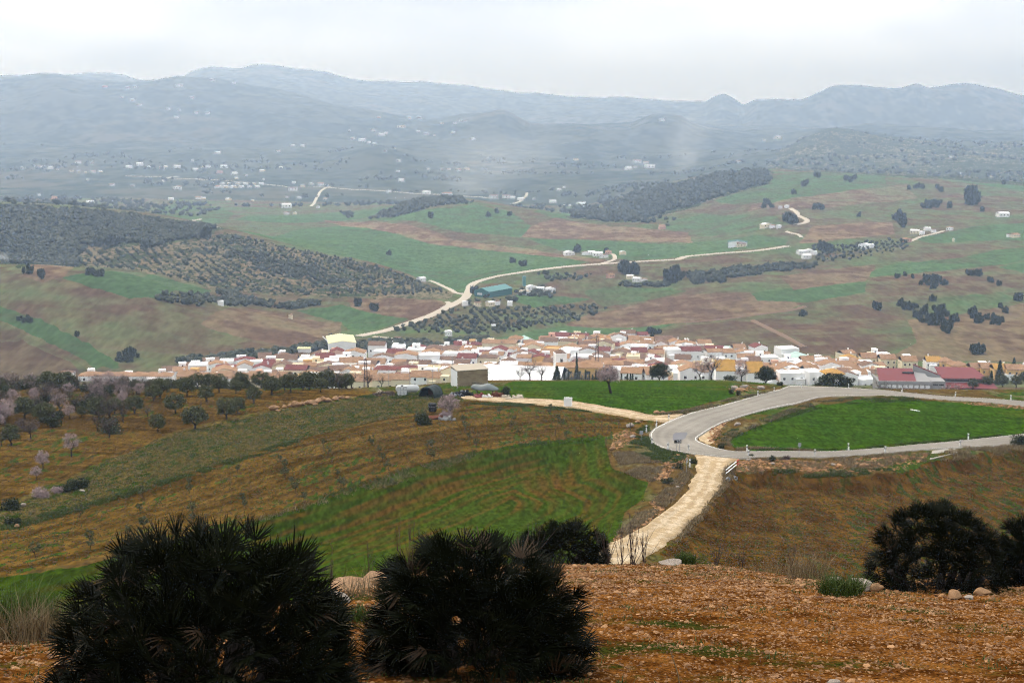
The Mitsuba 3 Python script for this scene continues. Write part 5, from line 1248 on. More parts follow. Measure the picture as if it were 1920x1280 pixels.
# ------------------------------------------------------------------ road furniture, banks, rubble
flatmat('black_paint', (0.015, 0.015, 0.016), 0.5); flatmat('white_paint', (0.82, 0.82, 0.80), 0.5); flatmat('galvanised', (0.28, 0.29, 0.30), 0.45); flatmat('red_paint', (0.45, 0.05, 0.04), 0.5)
flatmat('apron_concrete', (0.30, 0.28, 0.235)); flatmat('post_wood', (0.075, 0.055, 0.042)); flatmat('tarp_green', (0.020, 0.034, 0.030), 0.45, 0.3); flatmat('tarp_grey', (0.20, 0.23, 0.22), 0.5, 0.3); flatmat('tank_white', (0.55, 0.56, 0.54), 0.5); flatmat('rust', (0.115, 0.040, 0.022)); leafmat('clod', (0.030, 0.013, 0.003), (0.105, 0.052, 0.014), 0.8); flatmat('patch_tar', (0.16, 0.158, 0.165), 0.7); flatmat('dark_hole', (0.025, 0.015, 0.010))
def render_fn(p, n, uv):
    f = fb(p.x / 1.3, p.y / 1.3, p.z / 0.9, 3)
    return mx((0.17, 0.125, 0.075), (0.34, 0.27, 0.17), f) * (0.85 + 0.25 * nz(p.x / 0.3, p.y / 0.3, p.z / 0.2))
mat('raw_render', render_fn)
POST = proto(join(box(-.085, .085, -.05, .05, -.2, .62), box(-.085, .085, -.05, .05, .82, .98)), 'white_paint')
BAND = proto(box(-.088, .088, -.053, .053, .62, .82), 'black_paint')
REFL = proto(box(-.03, .03, -.06, -.052, .66, .78), 'white_paint')
POSTS = [(1502.6, 729.5), (1451, 736.5), (1421, 743.5), (1254, 789), (1230.5, 800.5), (1212, 810), (1222.6, 833.5), (1252, 843.5), (1290.5, 847), (1400.5, 848), (1403, 857.5), (1527, 856.5), (1591, 730.5), (1691, 736.5), (1791, 744.8), (1895, 751), (1591, 845), (1659, 850.5), (1800, 838.5), (1815.7, 826), (1293, 876)]
for i, (px, py) in enumerate(POSTS):
    where = 'far arm of the road' if py < 760 else 'outer side of the bend' if px < 1295 and py < 850 else 'gravel track' if py > 870 else 'near arm of the road'
    peers = sorted(q[0] for q in POSTS if ('far arm of the road' if q[1] < 760 else 'outer side of the bend' if q[0] < 1295 and q[1] < 850 else 'gravel track' if q[1] > 870 else 'near arm of the road') == where)
    lab = f'white marker post on the {where}' + (f', {ordinal(peers.index(px))} from the left' if len(peers) > 1 else '')
    t = thing('marker_post', lab, 'marker post', 'white marker posts along the road')
    m = TM(spot(px, py), 5 * math.sin(i * 3.1), 1.12, ry=3 * math.sin(i * 1.9))
    put(t, 'post', POST, None, m); put(t, 'band', BAND, None, m); put(t, 'reflector', REFL, None, m)
def chevron_sign(label, p, rot, w, h, z, n):
    t = thing('chevron_sign', label, 'sign')
    m = TM(p, rot)
    put(t, 'board', box(-w / 2, w / 2, -.03, .03, z, z + h), 'black_paint', m)
    s = h / 2
    for i in range(n):
        x0 = -w / 2 + w * 0.30 + i * h * 0.72
        a = np.array([[x0, -.034, z + .04], [x0 + s * .40, -.034, z + .04], [x0 + s * 1.3, -.034, z + s], [x0 + s * .40, -.034, z + h - .04], [x0, -.034, z + h - .04], [x0 + s * .90, -.034, z + s]])
        put(t, 'chevron', (np.vstack([a, a + [0, -.004, 0]]), np.array([[6, 7, 8], [6, 8, 11], [11, 8, 9], [11, 9, 10]])), 'white_paint', m)
    for x in (-w * .12, w * .26):
        put(t, 'post', tubes([((x, .05, -.4), (x, .05, z + h * .9), .035, .035)], 6), 'galvanised', m)
chevron_sign('black chevron board with white arrows on two posts at the bend', spot(1270.5, 847.5), 4, 1.0, 0.46, 1.30, 2)
chevron_sign('dark chevron board before the biggest evergreen', on(1567, 271), 3, 1.2, 0.6, 1.0, 2)
def sign_back(label, p, rot, h, shape):
    t = thing('road_sign', label, 'sign')
    m = TM(p, rot)
    put(t, 'post', tubes([((0, 0, -.3), (0, 0, h), .035, .03)], 6), 'galvanised', m)
    a = np.array([[-.42, -.05, h - .65], [.42, -.05, h - .65], [0, -.05, h + .1]]) if shape == 3 else np.array([[-.28, -.05, h - .5], [.28, -.05, h - .5], [.28, -.05, h + .05], [-.28, -.05, h + .05]])
    n = len(a)
    v = np.vstack([a, a + [0, .025, 0]])
    f = [[0, i, i + 1] for i in range(1, n - 1)] + [[n, n + i + 1, n + i] for i in range(1, n - 1)] + [x for i in range(n) for x in ([i, i + n, (i + 1) % n], [(i + 1) % n, i + n, (i + 1) % n + n])]
    put(t, 'plate', (v, np.array(f)), 'galvanised', m)
sign_back('back of a grey sign on a post left of the bend', spot(1202, 827), 20, 1.55, 4)
sign_back('small grey sign on a thin post beside the near arm of the road', spot(1498, 857), 30, 2.0, 4)
sign_back('dark sign seen from behind left of the gravel track mouth', spot(1287, 888), 65, 2.1, 3)
# barrier rails at the track
a, b = spot(1361, 891), spot(1385, 873)
t = thing('barrier_rail', 'slanted white and red double rail beside the gravel track', 'barrier')
for dz in (0.28, 0.72):
    c = a + (b - a) * 0.8
    put(t, 'rail', tubes([(a + [0, 0, dz], c + [0, 0, dz + .1], .075, .075)], 8), 'white_paint', smooth=40)
    put(t, 'rail_end', tubes([(c + [0, 0, dz + .1], b + [0, 0, dz + .12], .078, .078)], 8), 'red_paint', smooth=40)
for s in (0.12, 0.5, 0.9): put(t, 'post', tubes([(a + (b - a) * s - [0, 0, .3], a + (b - a) * s + [0, 0, .86], .045, .045)], 6), 'rust')
RING = trimesh.creation.annulus(r_min=0.16, r_max=0.25, height=0.35, sections=20)
for i, (px, py) in enumerate(((1365, 901), (1379, 899))):
    put(thing('concrete_pipe', f'grey concrete pipe ring on the bank below the rails, {"left" if i == 0 else "right"} one', 'pipe', 'pipe rings below the barrier rails'), None, (RING.vertices, RING.faces), 'galvanised', TM(spot(px, py) + [0, 0, .2], 20, 1, rx=80))
# white cabinet by the path
p = spot(1065, 764); m = TM(p, -14)
t = thing('meter_cabinet', 'white upright cabinet beside the gravel path', 'cabinet')
put(t, 'body', box(-.68, .68, -.35, .35, -.3, 1.72), 'white_paint', m); put(t, 'lid', box(-.72, .72, -.39, .39, 1.722, 1.80), 'tank_white', m); put(t, 'door', box(-.58, .58, -.375, -.352, .12, 1.6), 'white_paint', m); put(t, 'base', box(-.74, .74, -.41, .41, -.4, .06), 'grey_concrete', m)
# repair patch on the asphalt
PT = [(1262, 818), (1265, 815.5), (1271, 814.5), (1279, 814.2), (1287, 814.8), (1289, 817), (1286, 822), (1284, 826.5), (1278, 829.5), (1270, 830), (1262, 829.5), (1261.3, 823)]
pw_ = world_poly(PT, ZB, 45)
road_pts = np.vstack([np.c_[ra * (1 - t_) + rb * t_, rza * (1 - t_) + rzb * t_] for t_ in np.linspace(0, 1, 9)])
tree_ = cKDTree(road_pts[:, :2])
g_ = np.stack(np.meshgrid(np.linspace(*np.percentile(pw_[:, 0], [0, 100]), 26), np.linspace(*np.percentile(pw_[:, 1], [0, 100]), 26)), -1).reshape(-1, 2)
g_ = np.vstack([pw_, g_[sdf(pw_, g_) > 0.05]])
from scipy.spatial import Delaunay
dl = Delaunay(g_).simplices
dl = dl[sdf(pw_, g_[dl].mean(1)) > 0]
dd, ii = tree_.query(g_, k=4)
z_ = (road_pts[ii, 2] / (dd + .05)).sum(1) / (1 / (dd + .05)).sum(1)
e1, e2 = g_[dl[:, 1]] - g_[dl[:, 0]], g_[dl[:, 2]] - g_[dl[:, 0]]
dl = np.where((e1[:, 0] * e2[:, 1] - e1[:, 1] * e2[:, 0] > 0)[:, None], dl, dl[:, ::-1])
put('road', 'repair_patch', (np.c_[g_, z_ + CZ + 0.02], dl), 'patch_tar', label='dark tar patch on the bend')
# fence posts between the brown field and the crop
FENCE = [(1115, 812, 1.9), (1129, 809, 1.3), (1041, 817, 1.1), (1008, 829, 1.1), (1080, 812, 1.1), (1136, 839, 1.6), (1140, 812, 1.2), (1146, 822, 1.2), (1160, 803, 1.1), (1097, 811, 1.0), (1182, 807, 1.3)]
for i, (px, py, h) in enumerate(sorted(FENCE)):
    p = spot(px, py)
    put(thing('fence_post', f'dark wooden fence post above the crop field, {ordinal(i)} from the left', 'post', 'wooden posts above the crop field'), None, tubes([(p - [0, 0, .3], p + [0.06 * math.sin(i * 2.2), 0, h], .07, .06)], 6), 'post_wood')
# rubble and boulders
def scatter_poly(pp, n, seed, first=45):
    w = world_poly(pp, ZB, first)
    q = np.random.default_rng(seed)
    lo, hi = w.min(0), w.max(0)
    c = q.uniform(lo, hi, (n * 6, 2))
    c = c[sdf(w, c) > 0][:n]
    return np.c_[c, sample(ZB, *c.T) + CZ]
RUB = [([(1150, 815), (1175, 806), (1192, 812), (1195, 822), (1170, 838), (1148, 846)], 320), ([(1226, 898), (1240, 872), (1268, 855), (1290, 850), (1290, 862), (1262, 882), (1244, 905)], 520), ([(1216, 940), (1245, 925), (1275, 905), (1288, 895), (1284, 910), (1262, 935), (1230, 955)], 260), ([(1150, 1010), (1195, 975), (1240, 950), (1246, 958), (1200, 990), (1150, 1024)], 220),
       ([(1388, 864), (1450, 862), (1540, 866), (1540, 884), (1450, 882), (1380, 884)], 560), ([(1500, 866), (1600, 862), (1740, 848), (1738, 862), (1680, 882), (1600, 888), (1500, 884)], 900), ([(1800, 755), (1925, 762), (1925, 768), (1830, 760)], 260), ([(1330, 806), (1345, 798), (1365, 790), (1348, 815), (1345, 834), (1330, 830)], 200), ([(1360, 724), (1400, 722), (1420, 732), (1380, 742)], 160)]
c = np.vstack([scatter_poly(pp, n, 40 + i) for i, (pp, n) in enumerate(RUB)])
q = np.random.default_rng(8)
sz = np.clip(0.085 * (1 - q.random(len(c))) ** -0.38, 0, 0.36)
c[:, 2] += sz * 0.15
mr, ur = lumps(c, sz, q, ICO, 0.7, 0.25)
put(thing('rubble'), None, mr, 'stone', uv=ur, kind='stuff')
labels['rubble'].update(label='broken stones and rubble on the banks beside the road', category='rubble')
for i, (px, py, w, fl, kd, lab) in enumerate([(1619, 876, 1.35, .8, 'ochre_rock', 'tan boulder on the bank below the near arm of the road'), (1382, 797, 1.5, .6, 'rock', 'pinkish flat boulder on the inner verge of the bend'), (1377, 731, 2.0, .9, 'rock', 'big white boulder left of the far arm of the road'), (1395, 727, 1.8, .7, 'rock', 'grey boulder right of the big white one'), (1428, 729, 2.0, .7, 'rock', 'grey boulder beside the round evergreen at the road'),
        (1388, 733, 2.4, .5, 'ochre_rock', 'orange earth coloured boulder between the white and grey ones'), (1182, 800, 1.5, .8, 'rock', 'white boulder below the path end'), (1196, 792, 1.4, .6, 'ochre_rock', 'orange boulder above the white one at the path end'), (1231, 775, 1.3, .7, 'ochre_rock', 'tan boulder where the path meets the meadow corner'), (1243, 775, 1.2, .7, 'ochre_rock', 'second tan boulder at the meadow corner, right one'),
        (1186, 820, 1.3, .6, 'rock', 'pale boulder at the top of the rubble bank'), (1160, 832, 1.2, .6, 'ochre_rock', 'orange boulder in the rubble left of the bend'), (1148, 843, 1.0, .8, 'ochre_rock', 'yellowish boulder at the left foot of the rubble bank'), (1270, 916, .75, .9, 'rock', 'bright white stone at the left edge of the gravel track'), (1262, 878, .7, .7, 'rock', 'white stone in the rubble left of the track mouth'), (1404, 863, .9, .6, 'rock', 'pale stone below the marker post at the track mouth'),
        (1449, 870, .8, .7, 'rock', 'grey stone on the right bank near the track'), (1562, 872, .9, .6, 'rock', 'grey stone on the bank left of the tan boulder'), (1240, 892, .8, .7, 'ochre_rock', 'ochre stone low on the left bank of the track'), (1606, 871, .8, .7, 'ochre_rock', 'small ochre stone just left of the tan bank boulder')]):
    p = spot(px, py)
    src = (ROCKS if kd == 'rock' else OROCKS)[i % 4]
    put(thing('boulder', lab, 'rock'), None, src, None, tw=TM(p + [0, 0, w * fl * .22], i * 61.0, (w / 2, w / 2 * .85, w / 2 * fl)))
# verge grass, joined: nobody could count it
VERGE = [([(1345, 832), (1362, 815), (1392, 803), (1430, 788), (1480, 768), (1540, 752), (1600, 746), (1540, 757), (1480, 777), (1428, 797), (1390, 811), (1370, 824), (1372, 838)], 5200, 'dry'), ([(1340, 826), (1372, 806), (1430, 786), (1490, 764), (1560, 750), (1700, 744), (1740, 750), (1560, 758), (1440, 794), (1376, 822), (1362, 836)], 6500, 'green'),
         ([(1236, 777), (1300, 766), (1370, 748), (1420, 738), (1470, 731), (1440, 740), (1370, 757), (1290, 776), (1250, 786)], 5000, 'dry'), ([(1236, 777), (1300, 766), (1370, 750), (1440, 736), (1440, 740), (1370, 757), (1290, 776), (1250, 786)], 3600, 'green'),
         ([(1195, 806), (1216, 798), (1218, 826), (1238, 842), (1290, 852), (1284, 862), (1260, 870), (1200, 858), (1178, 840)], 6500, 'green'), ([(1150, 850), (1185, 848), (1250, 872), (1230, 900), (1215, 905), (1170, 885)], 5200, 'dry'), ([(1160, 1000), (1200, 960), (1240, 925), (1275, 890), (1290, 880), (1296, 892), (1262, 935), (1200, 985), (1150, 1022)], 5200, 'dry'),
         ([(1352, 890), (1366, 870), (1392, 862), (1380, 884), (1350, 930), (1300, 990), (1262, 1022), (1290, 985), (1340, 925)], 3600, 'dry'), ([(1400, 862), (1540, 862), (1740, 846), (1740, 864), (1600, 892), (1400, 886)], 6000, 'dry'), ([(1420, 880), (1540, 882), (1690, 882), (1600, 894), (1440, 890)], 3000, 'green'), ([(1800, 838), (1930, 830), (1930, 845), (1760, 866), (1745, 860)], 2400, 'dry'),
         ([(1420, 844), (1609, 841), (1719, 829), (1872, 816), (1930, 810), (1930, 814), (1872, 819), (1719, 833), (1609, 844), (1416, 847)], 4200, 'green'), ([(1380, 845), (1540, 848), (1500, 846), (1381, 841)], 600, 'dry'), ([(870, 757), (960, 756), (1060, 764), (1150, 778), (1060, 770), (960, 762)], 2600, 'green'), ([(660, 744), (740, 737), (870, 742), (800, 748), (700, 748)], 3000, 'green'),
         ([(0, 985), (160, 945), (330, 892), (450, 856), (560, 822), (560, 830), (450, 866), (330, 902), (160, 955), (0, 998)], 5200, 'green'), ([(600, 940), (760, 888), (900, 852), (1020, 833), (1130, 822), (1020, 826), (900, 842), (760, 878), (600, 928)], 3800, 'green'), ([(480, 972), (640, 925), (760, 880), (900, 846), (1000, 828), (900, 852), (640, 934), (480, 980)], 2600, 'dry'), ([(1480, 731), (1520, 728), (1700, 735), (1790, 742), (1700, 732), (1600, 722), (1480, 722)], 4200, 'green')]
G, D = [], []
for i, (pp, n, kd) in enumerate(VERGE): (G if kd == 'green' else D).append(scatter_poly(pp, int(n * 0.8), 70 + i))
q = np.random.default_rng(9)
for nm, cs, mt, h, w, lab in (('verge_grass', np.vstack(G), 'green_blade', 0.28, 0.075, 'low green grass and weeds along the road verges'), ('dry_grass', np.vstack(D), 'dry_blade', 0.36, 0.065, 'dry straw coloured grass on the road banks')):
    k = vfbm(np.c_[cs[:, :2] / 3.0, 0 * cs[:, :1]], 3, 5) > 0.42
    m, u = blades(cs[k], h, 0.7, 3, w, q, 0.16)
    put(thing(nm), None, m, mt, uv=u, kind='stuff')
    labels[nm].update(label=lab, category='grass')
# clods, stubble and seedlings of the fields
STUB = [(0, 955), (165, 884), (330, 812), (500, 774), (660, 748), (800, 740), (866, 742), (870, 755), (600, 814), (400, 874), (250, 922), (0, 996)]
ORCHF = [(0, 998), (250, 924), (400, 876), (600, 816), (860, 760), (1000, 762), (1180, 786), (1130, 820), (1020, 830), (760, 884), (480, 974), (300, 1022), (0, 1082)]
m, u = blades(scatter_poly(STUB, 9000, 201), 0.16, 0.8, 2, 0.10, q, 0.15)
put(thing('stubble_tufts'), None, m, 'dry_blade', uv=u * 0.6, kind='stuff'); labels['stubble_tufts'].update(label='short straw coloured stubble standing in the upper field', category='stubble')
m, u = blades(np.vstack([scatter_poly(STUB, 13000, 202), scatter_poly(ORCHF, 5000, 203), scatter_poly(PLOUGH, 6000, 204)]), 0.13, 0.9, 3, 0.10, q, 0.16)
put(thing('field_weeds'), None, m, 'green_blade', uv=u, kind='stuff'); labels['field_weeds'].update(label='green weeds dotted over the brown fields', category='weeds')
c = np.vstack([scatter_poly(PLOUGH, 17000, 205), scatter_poly(ORCHF, 9000, 206), scatter_poly([(0, 955), (165, 884), (330, 812), (500, 774), (640, 748), (300, 745), (0, 750)], 7000, 207)])
sz = q.uniform(.05, .13, len(c)); c[:, 2] += sz * .2
m, u = lumps(c, sz, q, OCT, .7, .35)
put(thing('field_clods'), None, m, 'clod', uv=u, kind='stuff'); labels['field_clods'].update(label='turned brown clods lying on the ploughed and planted fields', category='clods')
k = 0
for px, d, w, h in [(gr.uniform(-10, 250), gr.uniform(205, 285), gr.uniform(2.4, 4.6), gr.uniform(1.2, 2.6)) for _ in range(26)]:
    bush(f'dark undergrowth among the left grove trees, {ordinal(k)} of the scattered shrubs', px, d, w, h, 'dark_leaf' if k % 3 else 'twig', 800, 0.16, 130 + k, 'dark undergrowth of the left grove'); k += 1
for k, (px, py, w, h, lab) in enumerate([(1353, 840, 1.2, .9, 'small dark bush on the inner verge near the marker post'), (1270, 878, 1.6, 1.1, 'dark green bush in the rubble left of the track mouth'), (1300, 868, 1.2, 1.0, 'green bush at the left side of the track mouth'), (1408, 858, .9, .7, 'dark tuft at the foot of the marker post at the track mouth'), (1448, 865, 1.0, 1.0, 'small black bush on the bank right of the track'), (1472, 862, 1.4, .8, 'brown bush on the bank below the road, right of the black one'), (1370, 738, 1.2, 1.0, 'dark bush on the verge below the white boulder'), (1384, 741, 1.2, 1.1, 'second dark bush on the verge below the white boulder'), (1250, 905, 1.6, .8, 'low green bush on the left bank of the track')]):
    p = spot(px, py)
    bush(lab, (p[0] / p[1]) * FPX * (cP - .03 * sP) + 960, p[1], w, h, 'dark_leaf' if 'brown' not in lab else 'twig', 420, 0.10, 80 + k)
# concrete apron under the near arm
a = [spot(1743, 862), spot(1748, 846), spot(1790, 841), spot(1795, 849)]
a = np.array(a)
put(thing('culvert_apron', 'pale concrete apron on the bank under the near arm of the road', 'concrete apron'), None, slab(a[0] + [0, 0, .10], a[3] + [0, 0, .10], a[2] + [0, 0, .14], a[1] + [0, 0, .14], .5), 'apron_concrete')
for i, (px, py, w) in enumerate(((1710, 768.5, .32), (1718, 770, .75))):
    p = spot(px, py)
    put(thing('white_sack', ('small' if i == 0 else 'longer') + ' white sack lying in the meadow inside the bend', 'sack', 'white sacks in the meadow'), None, rock_mesh(70 + i, 2, .45, .2), 'white_paint', TM(p + [0, 0, .08], -20, (w, .22, .2)), smooth=60)

# ------------------------------------------------------------------ scrap yard at the end of the path
p = on(880, 282); m = TM(p, 20, 0.74)
t = thing('block_shed', 'beige rendered shed wall with a white end face at the scrap yard', 'shed')
put(t, 'wall', box(-4.4, 4.4, -3, 3, -1, 4.9), 'raw_render', m); put(t, 'end_face', box(-4.44, -4.402, -2.9, 2.9, -.9, 4.7), 'white_paint', m); put(t, 'roof', slab([-4.6, -3.2, 5.0], [4.6, -3.2, 5.0], [4.6, 3.2, 5.5], [-4.6, 3.2, 5.5], .14), 'lane_gravel', m)
p = spot(754, 741); m = TM(p, 8, 0.9)
t = thing('water_tank', 'dirty white box tank left of the green hoop shelter', 'tank')
put(t, 'body', trimesh.creation.box((1.9, 1.3, 1.9)), 'tank_white', m @ T().translate([0, 0, 1.0])); put(t, 'cap', trimesh.creation.cylinder(.25, .18, sections=14), 'black_paint', m @ T().translate([0, 0, 2.03])); put(t, 'frame', tubes([((x, -.68, 0), (x, -.68, 1.95), .03, .03) for x in (-.95, -.3, .3, .95)] + [((-.95, -.68, z), (.95, -.68, z), .03, .03) for z in (.1, .7, 1.3, 1.95)], 4), 'galvanised', m)
p = spot(778, 737.5); cyl = trimesh.creation.capsule(3.0, .75, count=[16, 16])
t = thing('water_tank', 'white lying cylinder tank behind the box tank', 'tank')
put(t, 'body', cyl, 'tank_white', TM(p + [-1.4, 0, .95], 4, 1, ry=90), smooth=40); put(t, 'support', join(box(-1.2, -.9, -.6, .6, -.3, .5), box(.9, 1.2, -.6, .6, -.3, .5)), 'grey_concrete', TM(p, 4))
p = spot(808, 744); m = TM(p, -28, 0.88)
t = thing('hoop_shelter', 'dark green hoop shelter with an open brown end', 'shelter')
th = np.linspace(0, math.pi, 13)
arc = np.stack([np.cos(th) * 1.9, 0 * th, np.sin(th) ** .8 * 2.4], 1)
L, n_ = 3.6, len(arc)
v = np.vstack([arc + [0, -L / 2, 0], arc + [0, L / 2, 0], arc * .95 + [0, -L / 2, 0], arc * .95 + [0, L / 2, 0]])
f = [x for i in range(n_ - 1) for x in ([i, i + 1, i + n_ + 1], [i, i + n_ + 1, i + n_], [2 * n_ + i, 3 * n_ + i, 3 * n_ + i + 1], [2 * n_ + i, 3 * n_ + i + 1, 2 * n_ + i + 1], [i, 2 * n_ + i, 2 * n_ + i + 1], [i, 2 * n_ + i + 1, i + 1])]
put(t, 'cover', (v, np.array(f)), 'tarp_green', m)
put(t, 'back', (np.vstack([arc * .94 + [0, L / 2 - .1, 0], [[0, L / 2 - .1, 0]]]), np.array([[i, i + 1, n_] for i in range(n_ - 1)])), 'rust', m)
for yv in (-1.7, -.6, .6, 1.7): put(t, 'hoop', tubes([(arc[i] * 1.015 + [0, yv, 0], arc[i + 1] * 1.015 + [0, yv, 0], .035, .035) for i in range(n_ - 1)], 4), 'black_paint', m)
p = spot(909, 741)
t = thing('covered_boat', 'upturned old hull under a grey tarpaulin on the scrap heap', 'boat')
hull = trimesh.creation.icosphere(subdivisions=3); hv = hull.vertices * [2.7, 1.0, .85]; hv[:, 2] += .15 * np.sin(hv[:, 0] * 2.2); hv[:, 2] = np.maximum(hv[:, 2], -.25)
put(t, 'tarp', (hv, hull.faces), 'tarp_grey', TM(p + [0, 0, 1.35], -12, 1), smooth=60); put(t, 'keel', tubes([((-2.5, 0, .5), (2.5, 0, .45), .06, .05)], 5), 'tarp_green', TM(p + [0, 0, 1.75], -12)); put(t, 'trestle', tubes([((x, y, -.3), (x, 0, 1.2), .06, .06) for x in (-1.5, 1.5) for y in (-.6, .6)], 5), 'rust', TM(p, -12))
def heap(name, label, px, y, w, h, n, mt, seed, cat):
    q = np.random.default_rng(seed)
    b = spot(px, y)
    ms = []
    for _ in range(n):
        a, e = q.uniform(0, 6.28), q.random() ** .6
        s = q.uniform(.15, .55, 3) * [1.6, .8, .5]
        v, f = box(-s[0], s[0], -s[1], s[1], -s[2], s[2])
        R = np.linalg.qr(q.normal(size=(3, 3)))[0]
        v = v @ (np.eye(3) + .8 * (R - np.eye(3)) * q.random()).T
        ms.append((v + b + [math.cos(a) * e * w / 2, math.sin(a) * e * w / 3, h * (1 - e) * q.random() + .12], f))
    put(thing(name, label, cat), None, join(*ms), mt, kind='stuff')
heap('scrap_pile', 'rusty red scrap pile at the head of the path, right of the covered hull', 933, 744, 3.4, 1.0, 34, 'rust', 1, 'scrap')
heap('scrap_pile', 'reddish scrap with white pieces under the covered hull', 902, 746, 3.8, .8, 30, 'red_metal', 2, 'scrap')
heap('scrap_pile', 'white and grey scrap pieces lying in the heap under the hull', 912, 747, 3.2, .7, 12, 'tank_white', 3, 'scrap')
heap('scrap_pile', 'dark machine scrap before the beige shed wall', 866, 742, 4.4, 1.4, 30, 'black_paint', 4, 'scrap')
heap('scrap_pile', 'grey metal scrap lying on the dark machine scrap', 858, 741, 4.0, 1.5, 12, 'galvanised', 5, 'scrap')
heap('scrap_pile', 'flat pale rubbish strewn beside the path, right end of the heap', 964, 746, 4.4, .22, 16, 'lane_gravel', 6, 'scrap')
heap('scrap_pile', 'dark low scrap at the left of the white tanks', 722, 741, 4.4, .8, 22, 'post_wood', 7, 'scrap')
heap('scrap_pile', 'pale planks thrown on the scrap left of the white tanks', 716, 739, 3.2, .9, 9, 'lane_gravel', 8, 'scrap')
p = spot(811, 775)
t = thing('barrel', 'black plastic barrel standing on the rusty spoil heap', 'barrel')
put(t, 'body', trimesh.creation.revolve([[0, 0], [.62, 0], [.68, .15], [.70, .7], [.68, 1.25], [.62, 1.4], [0, 1.4]], sections=24), 'black_paint', TM(p + [0, 0, .35]), smooth=40)
for z in (.45, .95): put(t, 'rib', trimesh.creation.torus(.70, .035, major_sections=24, minor_sections=6), 'galvanised' if z > .9 else 'black_paint', TM(p + [0, 0, .35 + z]))
p = spot(819, 784)
put(thing('spoil_heap', 'rusty brown spoil heap under the barrel and the round almond', 'heap'), None, rock_mesh(90, 4, .5, .5), 'rust', TM(p + [0, 0, .1], 12, (2.6, 1.4, 1.1)), smooth=60)
heap('scrap_pile', 'grey stones and scrap on the rusty spoil heap below the almond', 838, 787, 2.8, .4, 16, 'grey_concrete', 9, 'scrap')
# court fence with its net, and the low white wall before it
a, b = on(1060, 462), on(1104, 446)
t = thing('court_fence', 'tall dark wire net fence on posts before the cypress row', 'fence')
N = 12
for i in range(N + 1):
    c = a + (b - a) * i / N; c[2] = gz(c[0], c[1])
    put(t, 'post', tubes([(c - [0, 0, .5], c + [0, 0, 5.4], .07, .06)], 5), 'galvanised')
net = []
for i in range(49):
    c = a + (b - a) * i / 48; c[2] = gz(c[0], c[1]); net.append((c, c + [0, 0, 5.3], .018, .018))
for z in np.linspace(.2, 5.3, 16):
    for i in range(N):
        c, d_ = a + (b - a) * i / N, a + (b - a) * (i + 1) / N
        c[2], d_[2] = gz(c[0], c[1]) + z, gz(d_[0], d_[1]) + z
        net.append((c, d_, .018, .018))
put(t, 'net', tubes(net, 3), 'tarp_green')
a, b = on(1050, 470), on(1096, 430)
n_ = 14
segs = []
for i in range(n_):
    c, d_ = a + (b - a) * i / n_, a + (b - a) * (i + 1) / n_
    v, f = box(0, 1, -.12, .12, -1, 0)
    L = np.linalg.norm((d_ - c)[:2]); an = math.atan2(d_[1] - c[1], d_[0] - c[0])
    x, y_, z = v[:, 0] * L, v[:, 1], v[:, 2]
    zz = gz(*c[:2]) * (1 - v[:, 0]) + gz(*d_[:2]) * v[:, 0] + np.where(z < -.5, -1, 2.6 - 1.2 * i / n_)
    segs.append((np.stack([c[0] + x * math.cos(an) - y_ * math.sin(an), c[1] + x * math.sin(an) + y_ * math.cos(an), zz], 1), f))
put(thing('court_wall', 'low white wall sloping down before the court fence', 'wall'), None, join(*segs), 'white_paint')
# ------------------------------------------------------------------ farms and houses of the valley and the mountains
def P4(off, pts): return [(off[0] + q[0] / 2.976, off[1] + q[1] / 2.976, *q[2:]) for q in pts]
S, B, W_, O = 7, 14, 19, -9           # widths in photo pixels; O: orange
FARMS = P4((0, 0), [(585, 488, O), (715, 494), (755, 488, 5), (1000, 482, B), (1185, 450), (1305, 468), (683, 545, 5), (740, 563), (780, 590), (940, 612), (1000, 617, 5), (1095, 634), (1160, 635), (985, 659), (1073, 549), (437, 912, 11), (515, 912), (125, 940, 5), (205, 932), (235, 938, 11), (280, 943, 11), (322, 950, 5), (400, 958), (440, 963, 5), (478, 965, 5), (520, 963, 9), (562, 961), (720, 938, 11), (780, 924, B), (830, 933), (905, 945, 11), (925, 932), (990, 938, 13), (1090, 953, 11), (1130, 934), (1160, 934, 10), (1250, 938, B), (1225, 967, -12), (1310, 973, 10), (1375, 981, 5), (1320, 998), (1465, 957, 9), (1570, 938), (1470, 1006, 5), (490, 1008, 5), (625, 1036, 9), (740, 1040), (990, 1056, 16), (220, 1092, 5), (310, 1113, -14), (620, 1132, 10), (505, 1140, 15), (955, 1115, 10), (1110, 1111, 12), (1135, 1112, 9), (1275, 1118, 10), (1410, 1123, 5), (1640, 1023), (1690, 1043, 9), (1740, 1030), (1790, 1034, 12), (1825, 1036), (1635, 1064, 17), (1600, 1105), (1670, 1107, 9), (1815, 1113), (1600, 1158, 19), (1600, 1197, 9), (1645, 1197), (1775, 1161), (1215, 858, 10), (1075, 900, 5), (1555, 848), (1635, 815), (1688, 818)])
FARMS += P4((0, 0), [(1195 + 22 * i, 1030 + (i % 2) * 16, 9) for i in range(13)] + [(1210 + 26 * i, 1048, 8) for i in range(6)])
